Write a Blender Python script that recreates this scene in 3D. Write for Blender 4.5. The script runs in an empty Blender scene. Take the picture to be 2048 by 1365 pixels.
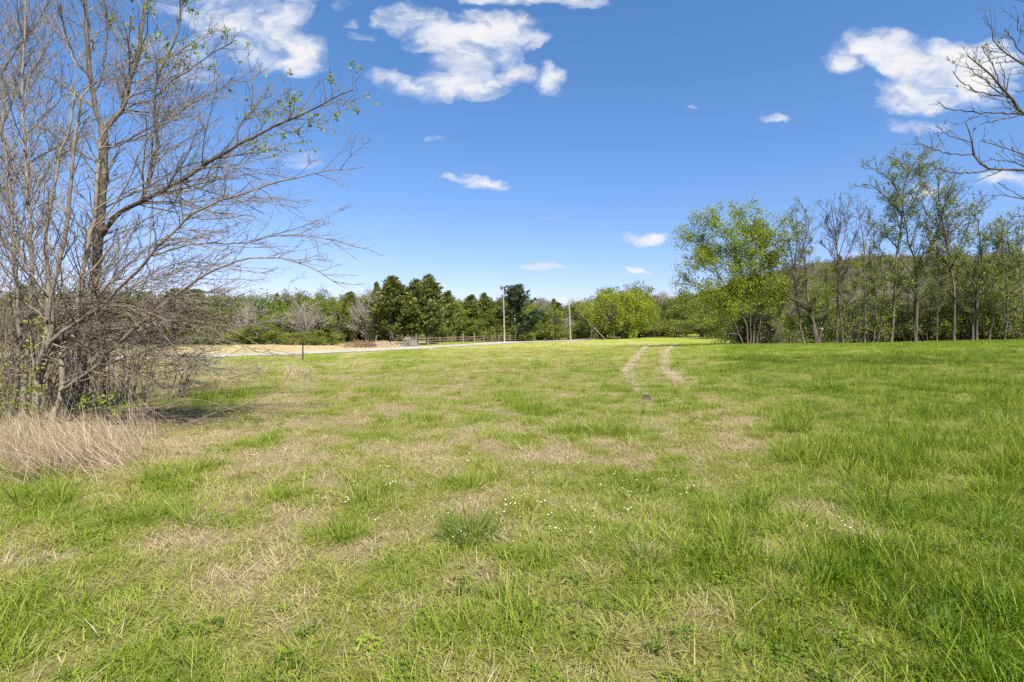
import bpy, math
import numpy as np
from mathutils import Vector

rng = np.random.default_rng(7)
scene = bpy.context.scene
col = scene.collection
PI = math.pi

# ------------------------------------------------------------------ camera
EYE = 1.6
F = 1024.0            # focal length in photograph pixels (18 mm on 36 mm)
HZ = 655.0            # row of the horizon in the photograph
cam_d = bpy.data.cameras.new('camera')
cam = bpy.data.objects.new('camera', cam_d)
col.objects.link(cam)
cam.location = (0, 0, EYE)
cam.rotation_euler = (PI / 2, 0, 0)
cam_d.sensor_width = 36.0
cam_d.lens = 18.0
cam_d.shift_y = -(682.5 - HZ) / 2048.0
cam_d.clip_start = 0.05
cam_d.clip_end = 6000
scene.camera = cam

# ------------------------------------------------------------------ light
SUN_EL = math.radians(50)
SUN_AZ = math.atan2(0.45, -0.89)        # direction towards the sun (x, y): behind the camera, to the right
sun_dir = Vector((math.cos(SUN_EL) * 0.451, -math.cos(SUN_EL) * 0.892, math.sin(SUN_EL)))
sd = bpy.data.lights.new('sun', 'SUN')
sd.energy = 4.9
sd.angle = math.radians(0.53)
sd.color = (1.0, 0.95, 0.87)
sun = bpy.data.objects.new('sun', sd)
col.objects.link(sun)
sun.rotation_euler = sun_dir.to_track_quat('Z', 'Y').to_euler()
sun.location = (10, -20, 40)

scene.view_settings.view_transform = 'Standard'
scene.view_settings.look = 'None'
scene.view_settings.gamma = 1.0
scene.view_settings.exposure = 1.2
scene.view_settings.use_curve_mapping = False

# ------------------------------------------------------------------ sky
world = bpy.data.worlds.new('World')
scene.world = world
world.use_nodes = True


def build_world():
    nt = world.node_tree
    nt.nodes.clear()
    N, L = nt.nodes.new, nt.links.new

    def math_n(op, a, b=None, c=None, clamp=False):
        n = N('ShaderNodeMath'); n.operation = op; n.use_clamp = clamp
        for i, v in enumerate((a, b, c)):
            if v is None:
                continue
            if isinstance(v, (int, float)):
                n.inputs[i].default_value = v
            else:
                L(v, n.inputs[i])
        return n.outputs[0]

    out = N('ShaderNodeOutputWorld')
    bg = N('ShaderNodeBackground')
    sky = N('ShaderNodeTexSky')
    sky.sky_type = 'NISHITA'
    sky.sun_disc = False
    sky.sun_elevation = SUN_EL
    sky.sun_rotation = math.atan2(sun_dir.x, sun_dir.y)
    sky.altitude = 200
    sky.air_density = 1.0
    sky.dust_density = 0.1
    sky.ozone_density = 3.0
    tc = N('ShaderNodeTexCoord')
    sep = N('ShaderNodeSeparateXYZ')
    L(tc.outputs['Generated'], sep.inputs[0])
    # clouds live at infinity: gnomonic coordinates of the direction towards +Y
    yy = math_n('MAXIMUM', sep.outputs[1], 0.05)
    u = math_n('DIVIDE', sep.outputs[0], yy)
    v = math_n('DIVIDE', sep.outputs[2], yy)
    cu = N('ShaderNodeCombineXYZ'); L(u, cu.inputs[0]); L(v, cu.inputs[1])

    def noise(vec, scale, detail, rough, mult=(1, 1, 1), dist=0.0):
        m = N('ShaderNodeVectorMath'); m.operation = 'MULTIPLY'
        L(vec, m.inputs[0]); m.inputs[1].default_value = mult
        n = N('ShaderNodeTexNoise'); n.inputs['Scale'].default_value = scale
        n.inputs['Detail'].default_value = detail; n.inputs['Roughness'].default_value = rough
        n.inputs['Distortion'].default_value = dist
        L(m.outputs[0], n.inputs['Vector'])
        return n
    warp = noise(cu.outputs[0], 9.0, 4, 0.6, (0.8, 1.2, 1))
    ws = N('ShaderNodeVectorMath'); ws.operation = 'SUBTRACT'
    L(warp.outputs['Color'], ws.inputs[0]); ws.inputs[1].default_value = (0.5, 0.5, 0.5)
    wm = N('ShaderNodeVectorMath'); wm.operation = 'MULTIPLY'
    L(ws.outputs[0], wm.inputs[0]); wm.inputs[1].default_value = (0.11, 0.075, 0)
    wa = N('ShaderNodeVectorMath'); wa.operation = 'ADD'
    L(cu.outputs[0], wa.inputs[0]); L(wm.outputs[0], wa.inputs[1])
    P = wa.outputs[0]
    blobs = [  # photograph pixels: cx, cy, rx, ry, weight
        (815, 42, 62, 30, 1), (880, 72, 75, 40, 1), (985, 68, 95, 46, 1.15), (1045, 75, 55, 32, .95), (935, 118, 66, 40, .95),
        (905, 168, 90, 34, 1), (965, 168, 60, 32, 1), (835, 166, 62, 22, .9), (768, 154, 46, 16, .85), (1035, 148, 46, 17, .8),
        (1100, 156, 36, 28, 1), (1000, 112, 40, 24, .8),
        (1760, 95, 85, 40, 1.1), (1700, 130, 45, 24, .95), (1830, 118, 90, 44, 1.1), (1905, 128, 95, 46, 1.1), (1855, 186, 95, 40, 1.05),
        (1815, 206, 62, 26, 1), (1965, 122, 75, 46, 1.05), (1940, 172, 80, 45, 1.05),
        (470, -70, 175, 130, .8), (470, 20, 150, 100, .72), (540, 75, 95, 75, .78), (595, 112, 62, 46, .95), (622, 130, 40, 30, 1.05), (400, 95, 140, 80, .5),
        (1060, -2, 90, 15, .9), (1150, 2, 62, 18, .95), (985, -6, 70, 12, .8),
        (690, 17, 22, 14, .6), (726, 74, 26, 9, .55), (705, 50, 20, 10, .4),
        (925, 348, 42, 9, .9), (965, 356, 45, 11, .95), (998, 366, 26, 9, .85),
        (1292, 473, 54, 13, 1.1), (1082, 534, 44, 10, 1.05), (1272, 540, 24, 7, .85), (1555, 235, 28, 13, .9), (1390, 211, 14, 8, .55),
        (590, 318, 60, 26, .42), (2012, 364, 55, 15, .95), (1850, 384, 50, 20, .75), (1830, 256, 75, 15, .5), (1105, 428, 34, 6, .45), (862, 270, 24, 7, .4),
        (1700, 505, 90, 10, .25), (700, 525, 70, 7, .3),
    ]
    f = None
    for (cx, cy, rx, ry, w) in blobs:
        s = N('ShaderNodeVectorMath'); s.operation = 'SUBTRACT'
        L(P, s.inputs[0]); s.inputs[1].default_value = ((cx - 1024) / F, (HZ - cy) / F, 0)
        m = N('ShaderNodeVectorMath'); m.operation = 'MULTIPLY'
        L(s.outputs[0], m.inputs[0]); m.inputs[1].default_value = (F / (rx * 1.25), F / (ry * 1.25), 0)
        d = N('ShaderNodeVectorMath'); d.operation = 'DOT_PRODUCT'
        L(m.outputs[0], d.inputs[0]); L(m.outputs[0], d.inputs[1])
        g = math_n('MULTIPLY_ADD', d.outputs['Value'], -w, w)
        f = g if f is None else math_n('SMOOTH_MAX', f, g, 0.25)
    f = math_n('MAXIMUM', f, 0.0)
    nz = noise(P, 17.0, 7, 0.62, (0.75, 1.25, 1), 0.3)
    nn = math_n('SUBTRACT', nz.outputs['Fac'], 0.5)
    dens = math_n('MULTIPLY_ADD', nn, 2.5, f)
    dens = math_n('MULTIPLY', dens, math_n('MULTIPLY', f, 4.0, clamp=True))
    mr = N('ShaderNodeMapRange'); mr.interpolation_type = 'SMOOTHSTEP'
    L(dens, mr.inputs[0])
    mr.inputs[1].default_value = 0.05; mr.inputs[2].default_value = 1.2; mr.inputs[3].default_value = 0; mr.inputs[4].default_value = 0.97
    # cloud body: brighter where thick, faint blue-grey where thin
    cc = N('ShaderNodeMix'); cc.data_type = 'RGBA'
    sh = noise(P, 12.0, 3, 0.55, (0.8, 1.3, 1))
    tone = math_n('MULTIPLY_ADD', math_n('SUBTRACT', sh.outputs['Fac'], 0.5), 2.2, math_n('MULTIPLY', dens, 0.75), clamp=True)
    L(tone, cc.inputs[0])
    CW = 0.415
    cc.inputs[6].default_value = (0.66 * CW, 0.76 * CW, 0.95 * CW, 1)
    cc.inputs[7].default_value = (1.0 * CW, 0.99 * CW, 0.99 * CW, 1)
    # sky strength per channel, with a gentle film-like response so the horizon does not wash out
    sp = N('ShaderNodeSeparateColor'); L(sky.outputs[0], sp.inputs[0])
    sc_ = N('ShaderNodeCombineXYZ')
    for i_, (mul_, ex_) in enumerate(((0.0485, 1.08), (0.0755, 0.82), (0.107, 0.80))):
        L(math_n('MULTIPLY', math_n('POWER', sp.outputs[i_], ex_), mul_), sc_.inputs[i_])
    mx = N('ShaderNodeMix'); mx.data_type = 'RGBA'
    L(mr.outputs[0], mx.inputs[0]); L(sc_.outputs[0], mx.inputs[6]); L(cc.outputs[2], mx.inputs[7])
    L(mx.outputs[2], bg.inputs[0])
    bg.inputs[1].default_value = 1.0
    # the rest of the sky carries the same scattered fair-weather cloud
    far = noise(tc.outputs['Generated'], 2.6, 4, 0.6, (1, 1, 2.2))
    m2 = N('ShaderNodeMapRange'); m2.interpolation_type = 'SMOOTHSTEP'
    L(far.outputs['Fac'], m2.inputs[0]); m2.inputs[1].default_value = 0.57; m2.inputs[2].default_value = 0.70
    m2.inputs[3].default_value = 0; m2.inputs[4].default_value = 0.95
    edge = math_n('SUBTRACT', math_n('ABSOLUTE', u), 1.08)
    edge2 = math_n('SUBTRACT', v, 0.68)
    behind = math_n('MULTIPLY', math_n('SUBTRACT', 0.3, sep.outputs[1]), 3.0)
    om = math_n('MULTIPLY', math_n('MAXIMUM', math_n('MAXIMUM', edge, edge2), behind), 4.0, clamp=True)
    mo = N('ShaderNodeMix'); mo.data_type = 'RGBA'
    L(math_n('MULTIPLY', m2.outputs[0], om), mo.inputs[0]); L(sc_.outputs[0], mo.inputs[6]); mo.inputs[7].default_value = (CW * .9, CW * .92, CW * .97, 1)
    bg2 = N('ShaderNodeBackground'); L(mo.outputs[2], bg2.inputs[0])
    inside = math_n('MULTIPLY', math_n('LESS_THAN', math_n('ABSOLUTE', u), 1.08), math_n('LESS_THAN', v, 0.70))
    inside = math_n('MULTIPLY', inside, math_n('GREATER_THAN', sep.outputs[1], 0.3))
    inside = math_n('MULTIPLY', inside, math_n('GREATER_THAN', v, 0.06))
    ms = N('ShaderNodeMixShader'); L(inside, ms.inputs[0]); L(bg2.outputs[0], ms.inputs[1]); L(bg.outputs[0], ms.inputs[2])
    L(ms.outputs[0], out.inputs[0])


build_world()
scene.cycles.use_denoising = False
scene.cycles.max_bounces = 5
scene.cycles.diffuse_bounces = 2
scene.cycles.transmission_bounces = 4
scene.cycles.transparent_max_bounces = 4
scene.cycles.sample_clamp_indirect = 4.0
scene.cycles.caustics_reflective = False
scene.cycles.caustics_refractive = False
scene.render.film_transparent = False

# ------------------------------------------------------------------ numeric helpers


def _h(ix, iy, seed):
    n = (ix * 374761393 + iy * 668265263 + seed * 1442695041) & 0xFFFFFFFF
    n = ((n ^ (n >> 13)) * 1274126177) & 0xFFFFFFFF
    return ((n ^ (n >> 16)) & 0xFFFF) / 65535.0


def vnoise(x, y, seed=0):
    x = np.asarray(x, float); y = np.asarray(y, float)
    ix = np.floor(x).astype(np.int64); iy = np.floor(y).astype(np.int64)
    fx = x - ix; fy = y - iy
    fx = fx * fx * (3 - 2 * fx); fy = fy * fy * (3 - 2 * fy)
    a = _h(ix, iy, seed); b = _h(ix + 1, iy, seed); c = _h(ix, iy + 1, seed); d = _h(ix + 1, iy + 1, seed)
    return (a * (1 - fx) + b * fx) * (1 - fy) + (c * (1 - fx) + d * fx) * fy


def fbm(x, y, seed=0, oct=4):
    s = 0; a = 0.5; t = 0
    for o in range(oct):
        s = s + a * vnoise(x * 2 ** o + 17.3 * o, y * 2 ** o - 9.1 * o, seed + o)
        t += a; a *= 0.55
    return s / t


def sstep(a, b, x):
    t = np.clip((x - a) / (b - a), 0, 1)
    return t * t * (3 - 2 * t)


def W(px, py, Y):
    return np.array([(px - 1024) * Y / F, Y, EYE + (HZ - py) * Y / F])


# ------------------------------------------------------------------ terrain
ROADC = [(-700, 745, 34), (-250, 735, 39), (0, 727, 43), (300, 716.5, 50), (520, 710, 57), (700, 703, 66), (850, 695.5, 77), (960, 689, 88), (1060, 684.5, 100), (1150, 681, 115), (1235, 679, 140), (1290, 676, 185)]
_anch = [(0, 0, 0), (-4, 3, 0), (4, 3, 0), (0, 8, 0), (7, 8, .05), (-8, 9, -.08), (12, 12, .1), (0, 20, -.1), (10, 25, .05), (26, 25, .4),
         (-12, 20, -.35), (0, 40, -.45), (-15.1, 37, -.78), (12.5, 50, -.35), (20, 45, .08), (30, 43, .26), (40, 40, .58), (62, 40, .9), (38, 85, -.6),
         (60, 100, .4), (85, 125, 2.0), (130, 125, 2.6), (-1.6, 97, -1.2), (12.6, 110, -1.3), (25, 120, -1.0), (40, 125, -.8), (-60, 25, -1.0), (-40, 12, -.4), (40, 10, .5),
         (0, -30, 0), (-40, -30, 0), (40, -30, 0), (-60, 75, -1.4), (-60, 110, -1.2), (-25, 110, -1.4), (0, 150, -1.2), (-90, 150, -1), (60, 170, 1.5), (150, 190, 4), (-200, 100, 0), (200, 60, 3), (0, 260, 0), (-150, 300, 1)]
_anch += [tuple(W(*p)) for p in ((100, 701, 62), (300, 697, 67), (450, 692, 73), (560, 689, 79), (700, 690, 86), (0, 704, 58))]
_anch += [tuple(W(a, b, c)) for a, b, c in ROADC[:-1]]
_A = np.array(_anch, float)
_C = 6.0
_K = np.sqrt(((_A[:, None, :2] - _A[None, :, :2]) ** 2).sum(-1) + _C * _C)
_wt = np.linalg.solve(_K + np.eye(len(_A)) * 0.02, _A[:, 2])


def hill(X, Y):
    a = sstep(70, 165, X - 0.10 * (Y - 200))
    return (17.5 * a + 4 * sstep(20, 120, X)) * sstep(150, 270, Y + 0.10 * X) * (0.93 + 0.14 * fbm(X * .012, Y * .012, 5))


def gz(X, Y):
    X = np.asarray(X, float); Y = np.asarray(Y, float)
    sh = X.shape
    x = X.ravel(); y = Y.ravel()
    xc = np.clip(x, -220, 240); yc = np.clip(y, -40, 320)
    z = np.empty_like(xc)
    for i in range(0, len(xc), 20000):
        s = slice(i, i + 20000)
        d = np.sqrt((xc[s, None] - _A[None, :, 0]) ** 2 + (yc[s, None] - _A[None, :, 1]) ** 2 + _C * _C)
        z[s] = d @ _wt
    z = np.clip(z, -2.2, 6)
    z = z + hill(x, y)
    n = (fbm(x * .55, y * .55, 11, 3) - .5) * .10 + (fbm(x * 2.1, y * 2.1, 12, 2) - .5) * .03
    z = z + n * (np.hypot(x, y) < 90)
    return z.reshape(sh)


def g1(x, y):
    return float(gz(np.array([x]), np.array([y]))[0])


def ground_at(px, py):
    """world point where the ray through a photograph pixel meets the ground"""
    Ys = np.concatenate([np.arange(1.2, 60, .05), np.arange(60, 260, .25)])
    X = (px - 1024) * Ys / F
    zr = EYE + (HZ - py) * Ys / F
    d = zr - gz(X, Ys)
    i = np.argmax(d < 0)
    return X[i], Ys[i]


# ------------------------------------------------------------------ mesh helpers
def mesh_np(name, verts, faces, mat=None, smooth=False, attrs=None):
    """faces: list of (n,k) int arrays"""
    me = bpy.data.meshes.new(name)
    verts = np.asarray(verts, np.float32)
    me.vertices.add(len(verts))
    me.vertices.foreach_set('co', verts.ravel())
    faces = [np.asarray(f, np.int32) for f in faces if len(f)]
    if faces:
        li = np.concatenate([f.ravel() for f in faces])
        tot = np.concatenate([np.full(len(f), f.shape[1], np.int32) for f in faces])
        st = np.concatenate([[0], np.cumsum(tot)[:-1]]).astype(np.int32)
        me.loops.add(len(li)); me.loops.foreach_set('vertex_index', li)
        me.polygons.add(len(tot)); me.polygons.foreach_set('loop_start', st)
        if smooth:
            me.polygons.foreach_set('use_smooth', np.ones(len(tot), bool))
    if attrs:
        for k, (typ, data) in attrs.items():
            a = me.attributes.new(k, typ, 'POINT')
            fld = {'FLOAT': 'value', 'INT': 'value', 'FLOAT_VECTOR': 'vector'}[typ]
            a.data.foreach_set(fld, np.asarray(data, np.int32 if typ == 'INT' else np.float32).ravel())
    me.update(calc_edges=True)
    if mat is not None:
        me.materials.append(mat)
    return me


def link(name, data, parent=None, loc=None, **props):
    o = bpy.data.objects.new(name, data)
    col.objects.link(o)
    if parent is not None:
        o.parent = parent
    if loc is not None:
        o.location = loc
    for k, v in props.items():
        o[k] = v
    return o


def thing(name, label, cat, loc, group=None, data=None, rz=0.0):
    o = link(name, data, None, loc)
    o.rotation_euler = (0, 0, rz)
    o['label'] = label; o['category'] = cat
    if group:
        o['group'] = group
    return o


def nrm(v):
    return v / np.maximum(np.linalg.norm(v, axis=-1, keepdims=True), 1e-9)


def tubes(P, R, sides=4):
    """P (M,N,3), R (M,N) -> verts, quads"""
    M, N_, _ = P.shape
    T = nrm(np.gradient(P, axis=1))
    mt = nrm(P[:, -1] - P[:, 0])
    ref = np.where(np.abs(mt[:, 2:3]) < .8, np.array([[0, 0, 1.0]]), np.array([[1.0, .2, 0]]))
    ref = ref[:, None, :]
    n = nrm(ref - (ref * T).sum(-1, keepdims=True) * T)
    b = np.cross(T, n)
    a = np.arange(sides) * 2 * PI / sides
    ring = (P[:, :, None, :] + R[:, :, None, None] * (np.cos(a)[None, None, :, None] * n[:, :, None, :] + np.sin(a)[None, None, :, None] * b[:, :, None, :]))
    V = ring.reshape(-1, 3)
    base = (np.arange(M)[:, None, None] * N_ + np.arange(N_ - 1)[None, :, None]) * sides
    j = np.arange(sides)[None, None, :]; j2 = (j + 1) % sides
    q = np.stack([base + j, base + j2, base + sides + j2, base + sides + j], -1).reshape(-1, 4)
    return V, q


class Bag:
    def __init__(self):
        self.v = []; self.f = []; self.t = []; self.n = 0

    def add(self, V, Q, tint=None):
        self.v.append(V); self.f.append(Q + self.n); self.n += len(V)
        self.t.append(np.zeros(len(V)) if tint is None else tint)

    def tubes(self, P, R, sides=4):
        if len(P):
            V, q = tubes(P, R, sides); self.add(V, q)

    def mesh(self, name, mat, smooth=False):
        if not self.v:
            return None
        return mesh_np(name, np.concatenate(self.v), self.f, mat, smooth, {'tint': ('FLOAT', np.concatenate(self.t))})


def spline(pts, n):
    """Catmull-Rom through pts, resampled evenly to n points"""
    p = np.asarray(pts, float)
    p = np.vstack([2 * p[0] - p[1], p, 2 * p[-1] - p[-2]])
    out = []
    for i in range(1, len(p) - 2):
        t = np.linspace(0, 1, 12, endpoint=False)[:, None]
        a, b, c, d = p[i - 1], p[i], p[i + 1], p[i + 2]
        out.append(.5 * ((2 * b) + (c - a) * t + (2 * a - 5 * b + 4 * c - d) * t ** 2 + (3 * b - a - 3 * c + d) * t ** 3))
    out.append(p[-2][None])
    q = np.concatenate(out)
    s = np.concatenate([[0], np.cumsum(np.linalg.norm(np.diff(q[:, :3], axis=0), axis=1))])
    u = np.linspace(0, s[-1], n)
    return np.stack([np.interp(u, s, q[:, k]) for k in range(q.shape[1])], 1)


def at_t(P, t):
    M, N_, _ = P.shape
    f = t * (N_ - 1); i = np.minimum(f.astype(int), N_ - 2); w = (f - i)
    return i, w


def grow(P, R, dens, t0=.2, t1=1.0, L=0.5, Lp=0.5, Lmin=.05, ang=(35, 65), n=6, rr=.55, rmin=.0015, wob=.12, up=.0, horiz=0.0, tipk=.5, r=rng, flat=0.0, rmax=1e9):
    """children along parent polylines P (M,N,3) with dens per metre"""
    if len(P) == 0:
        return P[:0], R[:0]
    ln = np.linalg.norm(np.diff(P, axis=1), axis=-1).sum(1)
    cnt = r.poisson(np.maximum(dens * ln * (t1 - t0), 0.05))
    idx = np.repeat(np.arange(len(P)), cnt)
    if len(idx) == 0:
        return np.zeros((0, n, 3)), np.zeros((0, n))
    t = r.uniform(t0, t1, len(idx))
    i, w = at_t(P[idx], t)
    a = P[idx, i]; b = P[idx, i + 1]
    st = a + (b - a) * w[:, None]
    T = nrm(b - a)
    rad = R[idx, i] * (1 - w) + R[idx, i + 1] * w
    q = r.normal(size=(len(idx), 3)); q[:, 2] *= (1 - flat)
    perp = nrm(q - (q * T).sum(1, keepdims=True) * T)
    an = np.radians(r.uniform(ang[0], ang[1], len(idx)))[:, None]
    d = T * np.cos(an) + perp * np.sin(an)
    if horiz:
        d[:, 2] *= (1 - horiz); d = nrm(d)
    length = np.maximum(L * ln[idx] ** Lp * (1 - tipk * t) * r.uniform(.55, 1.25, len(idx)), Lmin)
    r0 = np.clip(rad * rr * r.uniform(.7, 1.1, len(idx)), rmin, rmax)
    out = np.empty((len(idx), n, 3)); out[:, 0] = st
    step = (length / (n - 1))[:, None]
    for k in range(1, n):
        d = d + r.normal(size=d.shape) * wob
        d[:, 2] += up
        d = nrm(d)
        out[:, k] = out[:, k - 1] + d * step
    tap = np.linspace(1, .35, n)[None, :]
    return out, np.maximum(r0[:, None] * tap, rmin * .6)


def leaf_quads(pos, dirv, length, width, r=rng, nb=None):
    n = len(pos)
    u = nrm(dirv)
    q = r.normal(size=(n, 3))
    if nb is not None:
        q = q + nb
    v = nrm(np.cross(u, q))
    l = np.broadcast_to(np.asarray(length, float), (n,))[:, None]; w = np.broadcast_to(np.asarray(width, float), (n,))[:, None]
    nn = np.cross(u, v)
    V = np.stack([pos, pos + u * l * .45 + v * w * .5 + nn * l * .08, pos + u * l, pos + u * l * .45 - v * w * .5 + nn * l * .08], 1).reshape(-1, 3)
    Q = np.arange(n * 4).reshape(-1, 4)
    return V, Q


def leaves_on(bag, P, per_m, size, r=rng, t0=.2, spread=.03, droop=0.0, aspect=.6, clump=1, tint=None):
    if len(P) == 0:
        return
    ln = np.linalg.norm(np.diff(P, axis=1), axis=-1).sum(1)
    cnt = r.poisson(per_m * ln)
    idx = np.repeat(np.arange(len(P)), cnt)
    if len(idx) == 0:
        return
    t = r.uniform(t0, 1, len(idx))
    i, w = at_t(P[idx], t)
    a = P[idx, i]; b = P[idx, i + 1]
    st = a + (b - a) * w[:, None]
    T = nrm(b - a)
    if clump > 1:
        st = np.repeat(st, clump, 0); T = np.repeat(T, clump, 0)
    n = len(st)
    st = st + r.normal(size=(n, 3)) * spread
    d = T * .6 + r.normal(size=(n, 3)) * .7
    d[:, 2] -= droop
    sz = size * r.uniform(.35, 1.45, n)
    V, Q = leaf_quads(st, d, sz, sz * aspect, r)
    tt = r.uniform(0, 1, n) if tint is None else np.clip(r.normal(tint, .2, n), 0, 1)
    bag.add(V, Q, np.repeat(tt, 4))


# ------------------------------------------------------------------ materials
def new_mat(name):
    m = bpy.data.materials.new(name); m.use_nodes = True
    m.node_tree.nodes.clear()
    return m, m.node_tree


def ramp(nt, stops):
    n = nt.nodes.new('ShaderNodeValToRGB')
    e = n.color_ramp.elements
    while len(e) > 1:
        e.remove(e[-1])
    e[0].position, e[0].color = stops[0][0], (*stops[0][1], 1)
    for p, c in stops[1:]:
        k = e.new(p); k.color = (*c, 1)
    return n


def leaf_mat(name, stops, trans=.35, inst=False, jitter=.0, nscale=0.0, namp=.5, rough=.6, obj_rand=0.0):
    m, nt = new_mat(name)
    N, L = nt.nodes.new, nt.links.new
    out = N('ShaderNodeOutputMaterial')
    at = N('ShaderNodeAttribute'); at.attribute_name = 'tint'
    if inst:
        at.attribute_type = 'INSTANCER'
    fac = at.outputs['Fac']

    def add(f, k, other, sub=.5):
        a = N('ShaderNodeMath'); a.operation = 'SUBTRACT'; L(other, a.inputs[0]); a.inputs[1].default_value = sub
        b = N('ShaderNodeMath'); b.operation = 'MULTIPLY_ADD'; L(a.outputs[0], b.inputs[0]); b.inputs[1].default_value = k; L(f, b.inputs[2])
        return b.outputs[0]
    if jitter:
        a2 = N('ShaderNodeAttribute'); a2.attribute_name = 'rnd'
        fac = add(fac, jitter, a2.outputs['Fac'])
    if nscale:
        tc = N('ShaderNodeTexCoord'); nz = N('ShaderNodeTexNoise')
        nz.inputs['Scale'].default_value = nscale; nz.inputs['Detail'].default_value = 2
        L(tc.outputs['Object'], nz.inputs['Vector'])
        fac = add(fac, namp, nz.outputs['Fac'])
    if obj_rand:
        oi = N('ShaderNodeObjectInfo')
        fac = add(fac, obj_rand, oi.outputs['Random'])
    r = ramp(nt, stops); L(fac, r.inputs[0])
    d = N('ShaderNodeBsdfPrincipled'); d.inputs['Roughness'].default_value = rough
    d.inputs['Specular IOR Level'].default_value = .25
    L(r.outputs[0], d.inputs['Base Color'])
    t = N('ShaderNodeBsdfTranslucent')
    hs = N('ShaderNodeHueSaturation'); hs.inputs['Saturation'].default_value = 1.1; hs.inputs['Value'].default_value = 1.25
    L(r.outputs[0], hs.inputs['Color']); L(hs.outputs[0], t.inputs['Color'])
    mx = N('ShaderNodeMixShader'); mx.inputs[0].default_value = trans
    L(d.outputs[0], mx.inputs[1]); L(t.outputs[0], mx.inputs[2]); L(mx.outputs[0], out.inputs[0])
    return m


def bark_mat(name, c1, c2, scale=6.0, bump=.6, stretch=(1, 1, .25), c3=None, dist=.02):
    m, nt = new_mat(name)
    N, L = nt.nodes.new, nt.links.new
    out = N('ShaderNodeOutputMaterial'); p = N('ShaderNodeBsdfPrincipled')
    p.inputs['Roughness'].default_value = .9; p.inputs['Specular IOR Level'].default_value = .15
    tc = N('ShaderNodeTexCoord'); mp = N('ShaderNodeMapping'); mp.inputs['Scale'].default_value = stretch
    L(tc.outputs['Object'], mp.inputs[0])
    nz = N('ShaderNodeTexNoise'); nz.inputs['Scale'].default_value = scale; nz.inputs['Detail'].default_value = 6; nz.inputs['Roughness'].default_value = .65
    L(mp.outputs[0], nz.inputs['Vector'])
    st = [(.3, c1), (.62, c2)]
    if c3:
        st.append((.75, c3))
    r = ramp(nt, st); L(nz.outputs['Fac'], r.inputs[0]); L(r.outputs[0], p.inputs['Base Color'])
    if bump:
        b = N('ShaderNodeBump'); b.inputs['Strength'].default_value = bump; b.inputs['Distance'].default_value = dist
        L(nz.outputs['Fac'], b.inputs['Height']); L(b.outputs[0], p.inputs['Normal'])
    L(p.outputs[0], out.inputs[0])
    return m


M_bark_rough = bark_mat('bark_rough', (.04, .034, .026), (.145, .12, .09), 9, 1.0, (1, 1, .35), (.23, .20, .155), .04)
M_bark_pale = bark_mat('bark_pale', (.09, .075, .056), (.235, .20, .152), 9, .6, (1, 1, .5), (.33, .295, .235))
M_twig = bark_mat('twig_bark', (.075, .062, .047), (.225, .19, .145), 14, 0)
M_twig_dark = bark_mat('twig_bark_dark', (.045, .038, .032), (.13, .105, .085), 10, 0)
M_bark_row = bark_mat('bark_row', (.035, .03, .022), (.135, .11, .08), 4, .7, (1, 1, .3), (.20, .17, .13), .05)
M_bark_far = bark_mat('bark_far', (.06, .05, .042), (.19, .165, .14), 2, .3)
M_twig_grey = bark_mat('twig_grey', (.17, .145, .125), (.36, .32, .275), 3, 0)
M_leaf_spring = leaf_mat('spring_leaf', [(0, (.09, .15, .018)), (.5, (.19, .27, .03)), (1, (.32, .36, .05))], .4)
M_leaf_row = leaf_mat('row_leaf', [(0, (.11, .17, .014)), (.5, (.22, .28, .022)), (1, (.36, .38, .04))], .5, nscale=.35)
M_leaf_sparse = leaf_mat('sparse_leaf', [(0, (.09, .14, .022)), (.5, (.18, .235, .04)), (1, (.30, .31, .08))], .45)
M_cedar = leaf_mat('cedar_spray', [(0, (.06, .078, .016)), (.5, (.145, .165, .036)), (1, (.25, .25, .065))], .22, nscale=.5, namp=.7, obj_rand=.25)
M_pine = leaf_mat('pine_spray', [(0, (.026, .044, .022)), (.5, (.055, .085, .036)), (1, (.10, .135, .05))], .15, nscale=.4)
M_green = leaf_mat('wood_leaf', [(0, (.075, .10, .015)), (.5, (.16, .19, .03)), (1, (.28, .295, .055))], .32, nscale=.3, namp=.6, obj_rand=.35)
M_yellow = leaf_mat('yellow_leaf', [(0, (.075, .11, .012)), (.5, (.17, .205, .02)), (1, (.29, .29, .04))], .35, nscale=.35, namp=.6)
M_bush = leaf_mat('round_bush_leaf', [(0, (.10, .14, .012)), (.5, (.22, .26, .02)), (1, (.36, .36, .04))], .4, nscale=.3, namp=.6)
M_bright = leaf_mat('bright_leaf', [(0, (.07, .12, .014)), (.5, (.135, .205, .025)), (1, (.22, .29, .045))], .35, nscale=.3, namp=.6)
M_brown = leaf_mat('budding_leaf', [(0, (.085, .075, .045)), (.5, (.18, .155, .085)), (1, (.29, .245, .14))], .25, nscale=.3, namp=.6, obj_rand=.3)
M_vine = leaf_mat('vine_leaf', [(0, (.10, .15, .015)), (.5, (.21, .26, .03)), (1, (.33, .36, .06))], .35)

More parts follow.
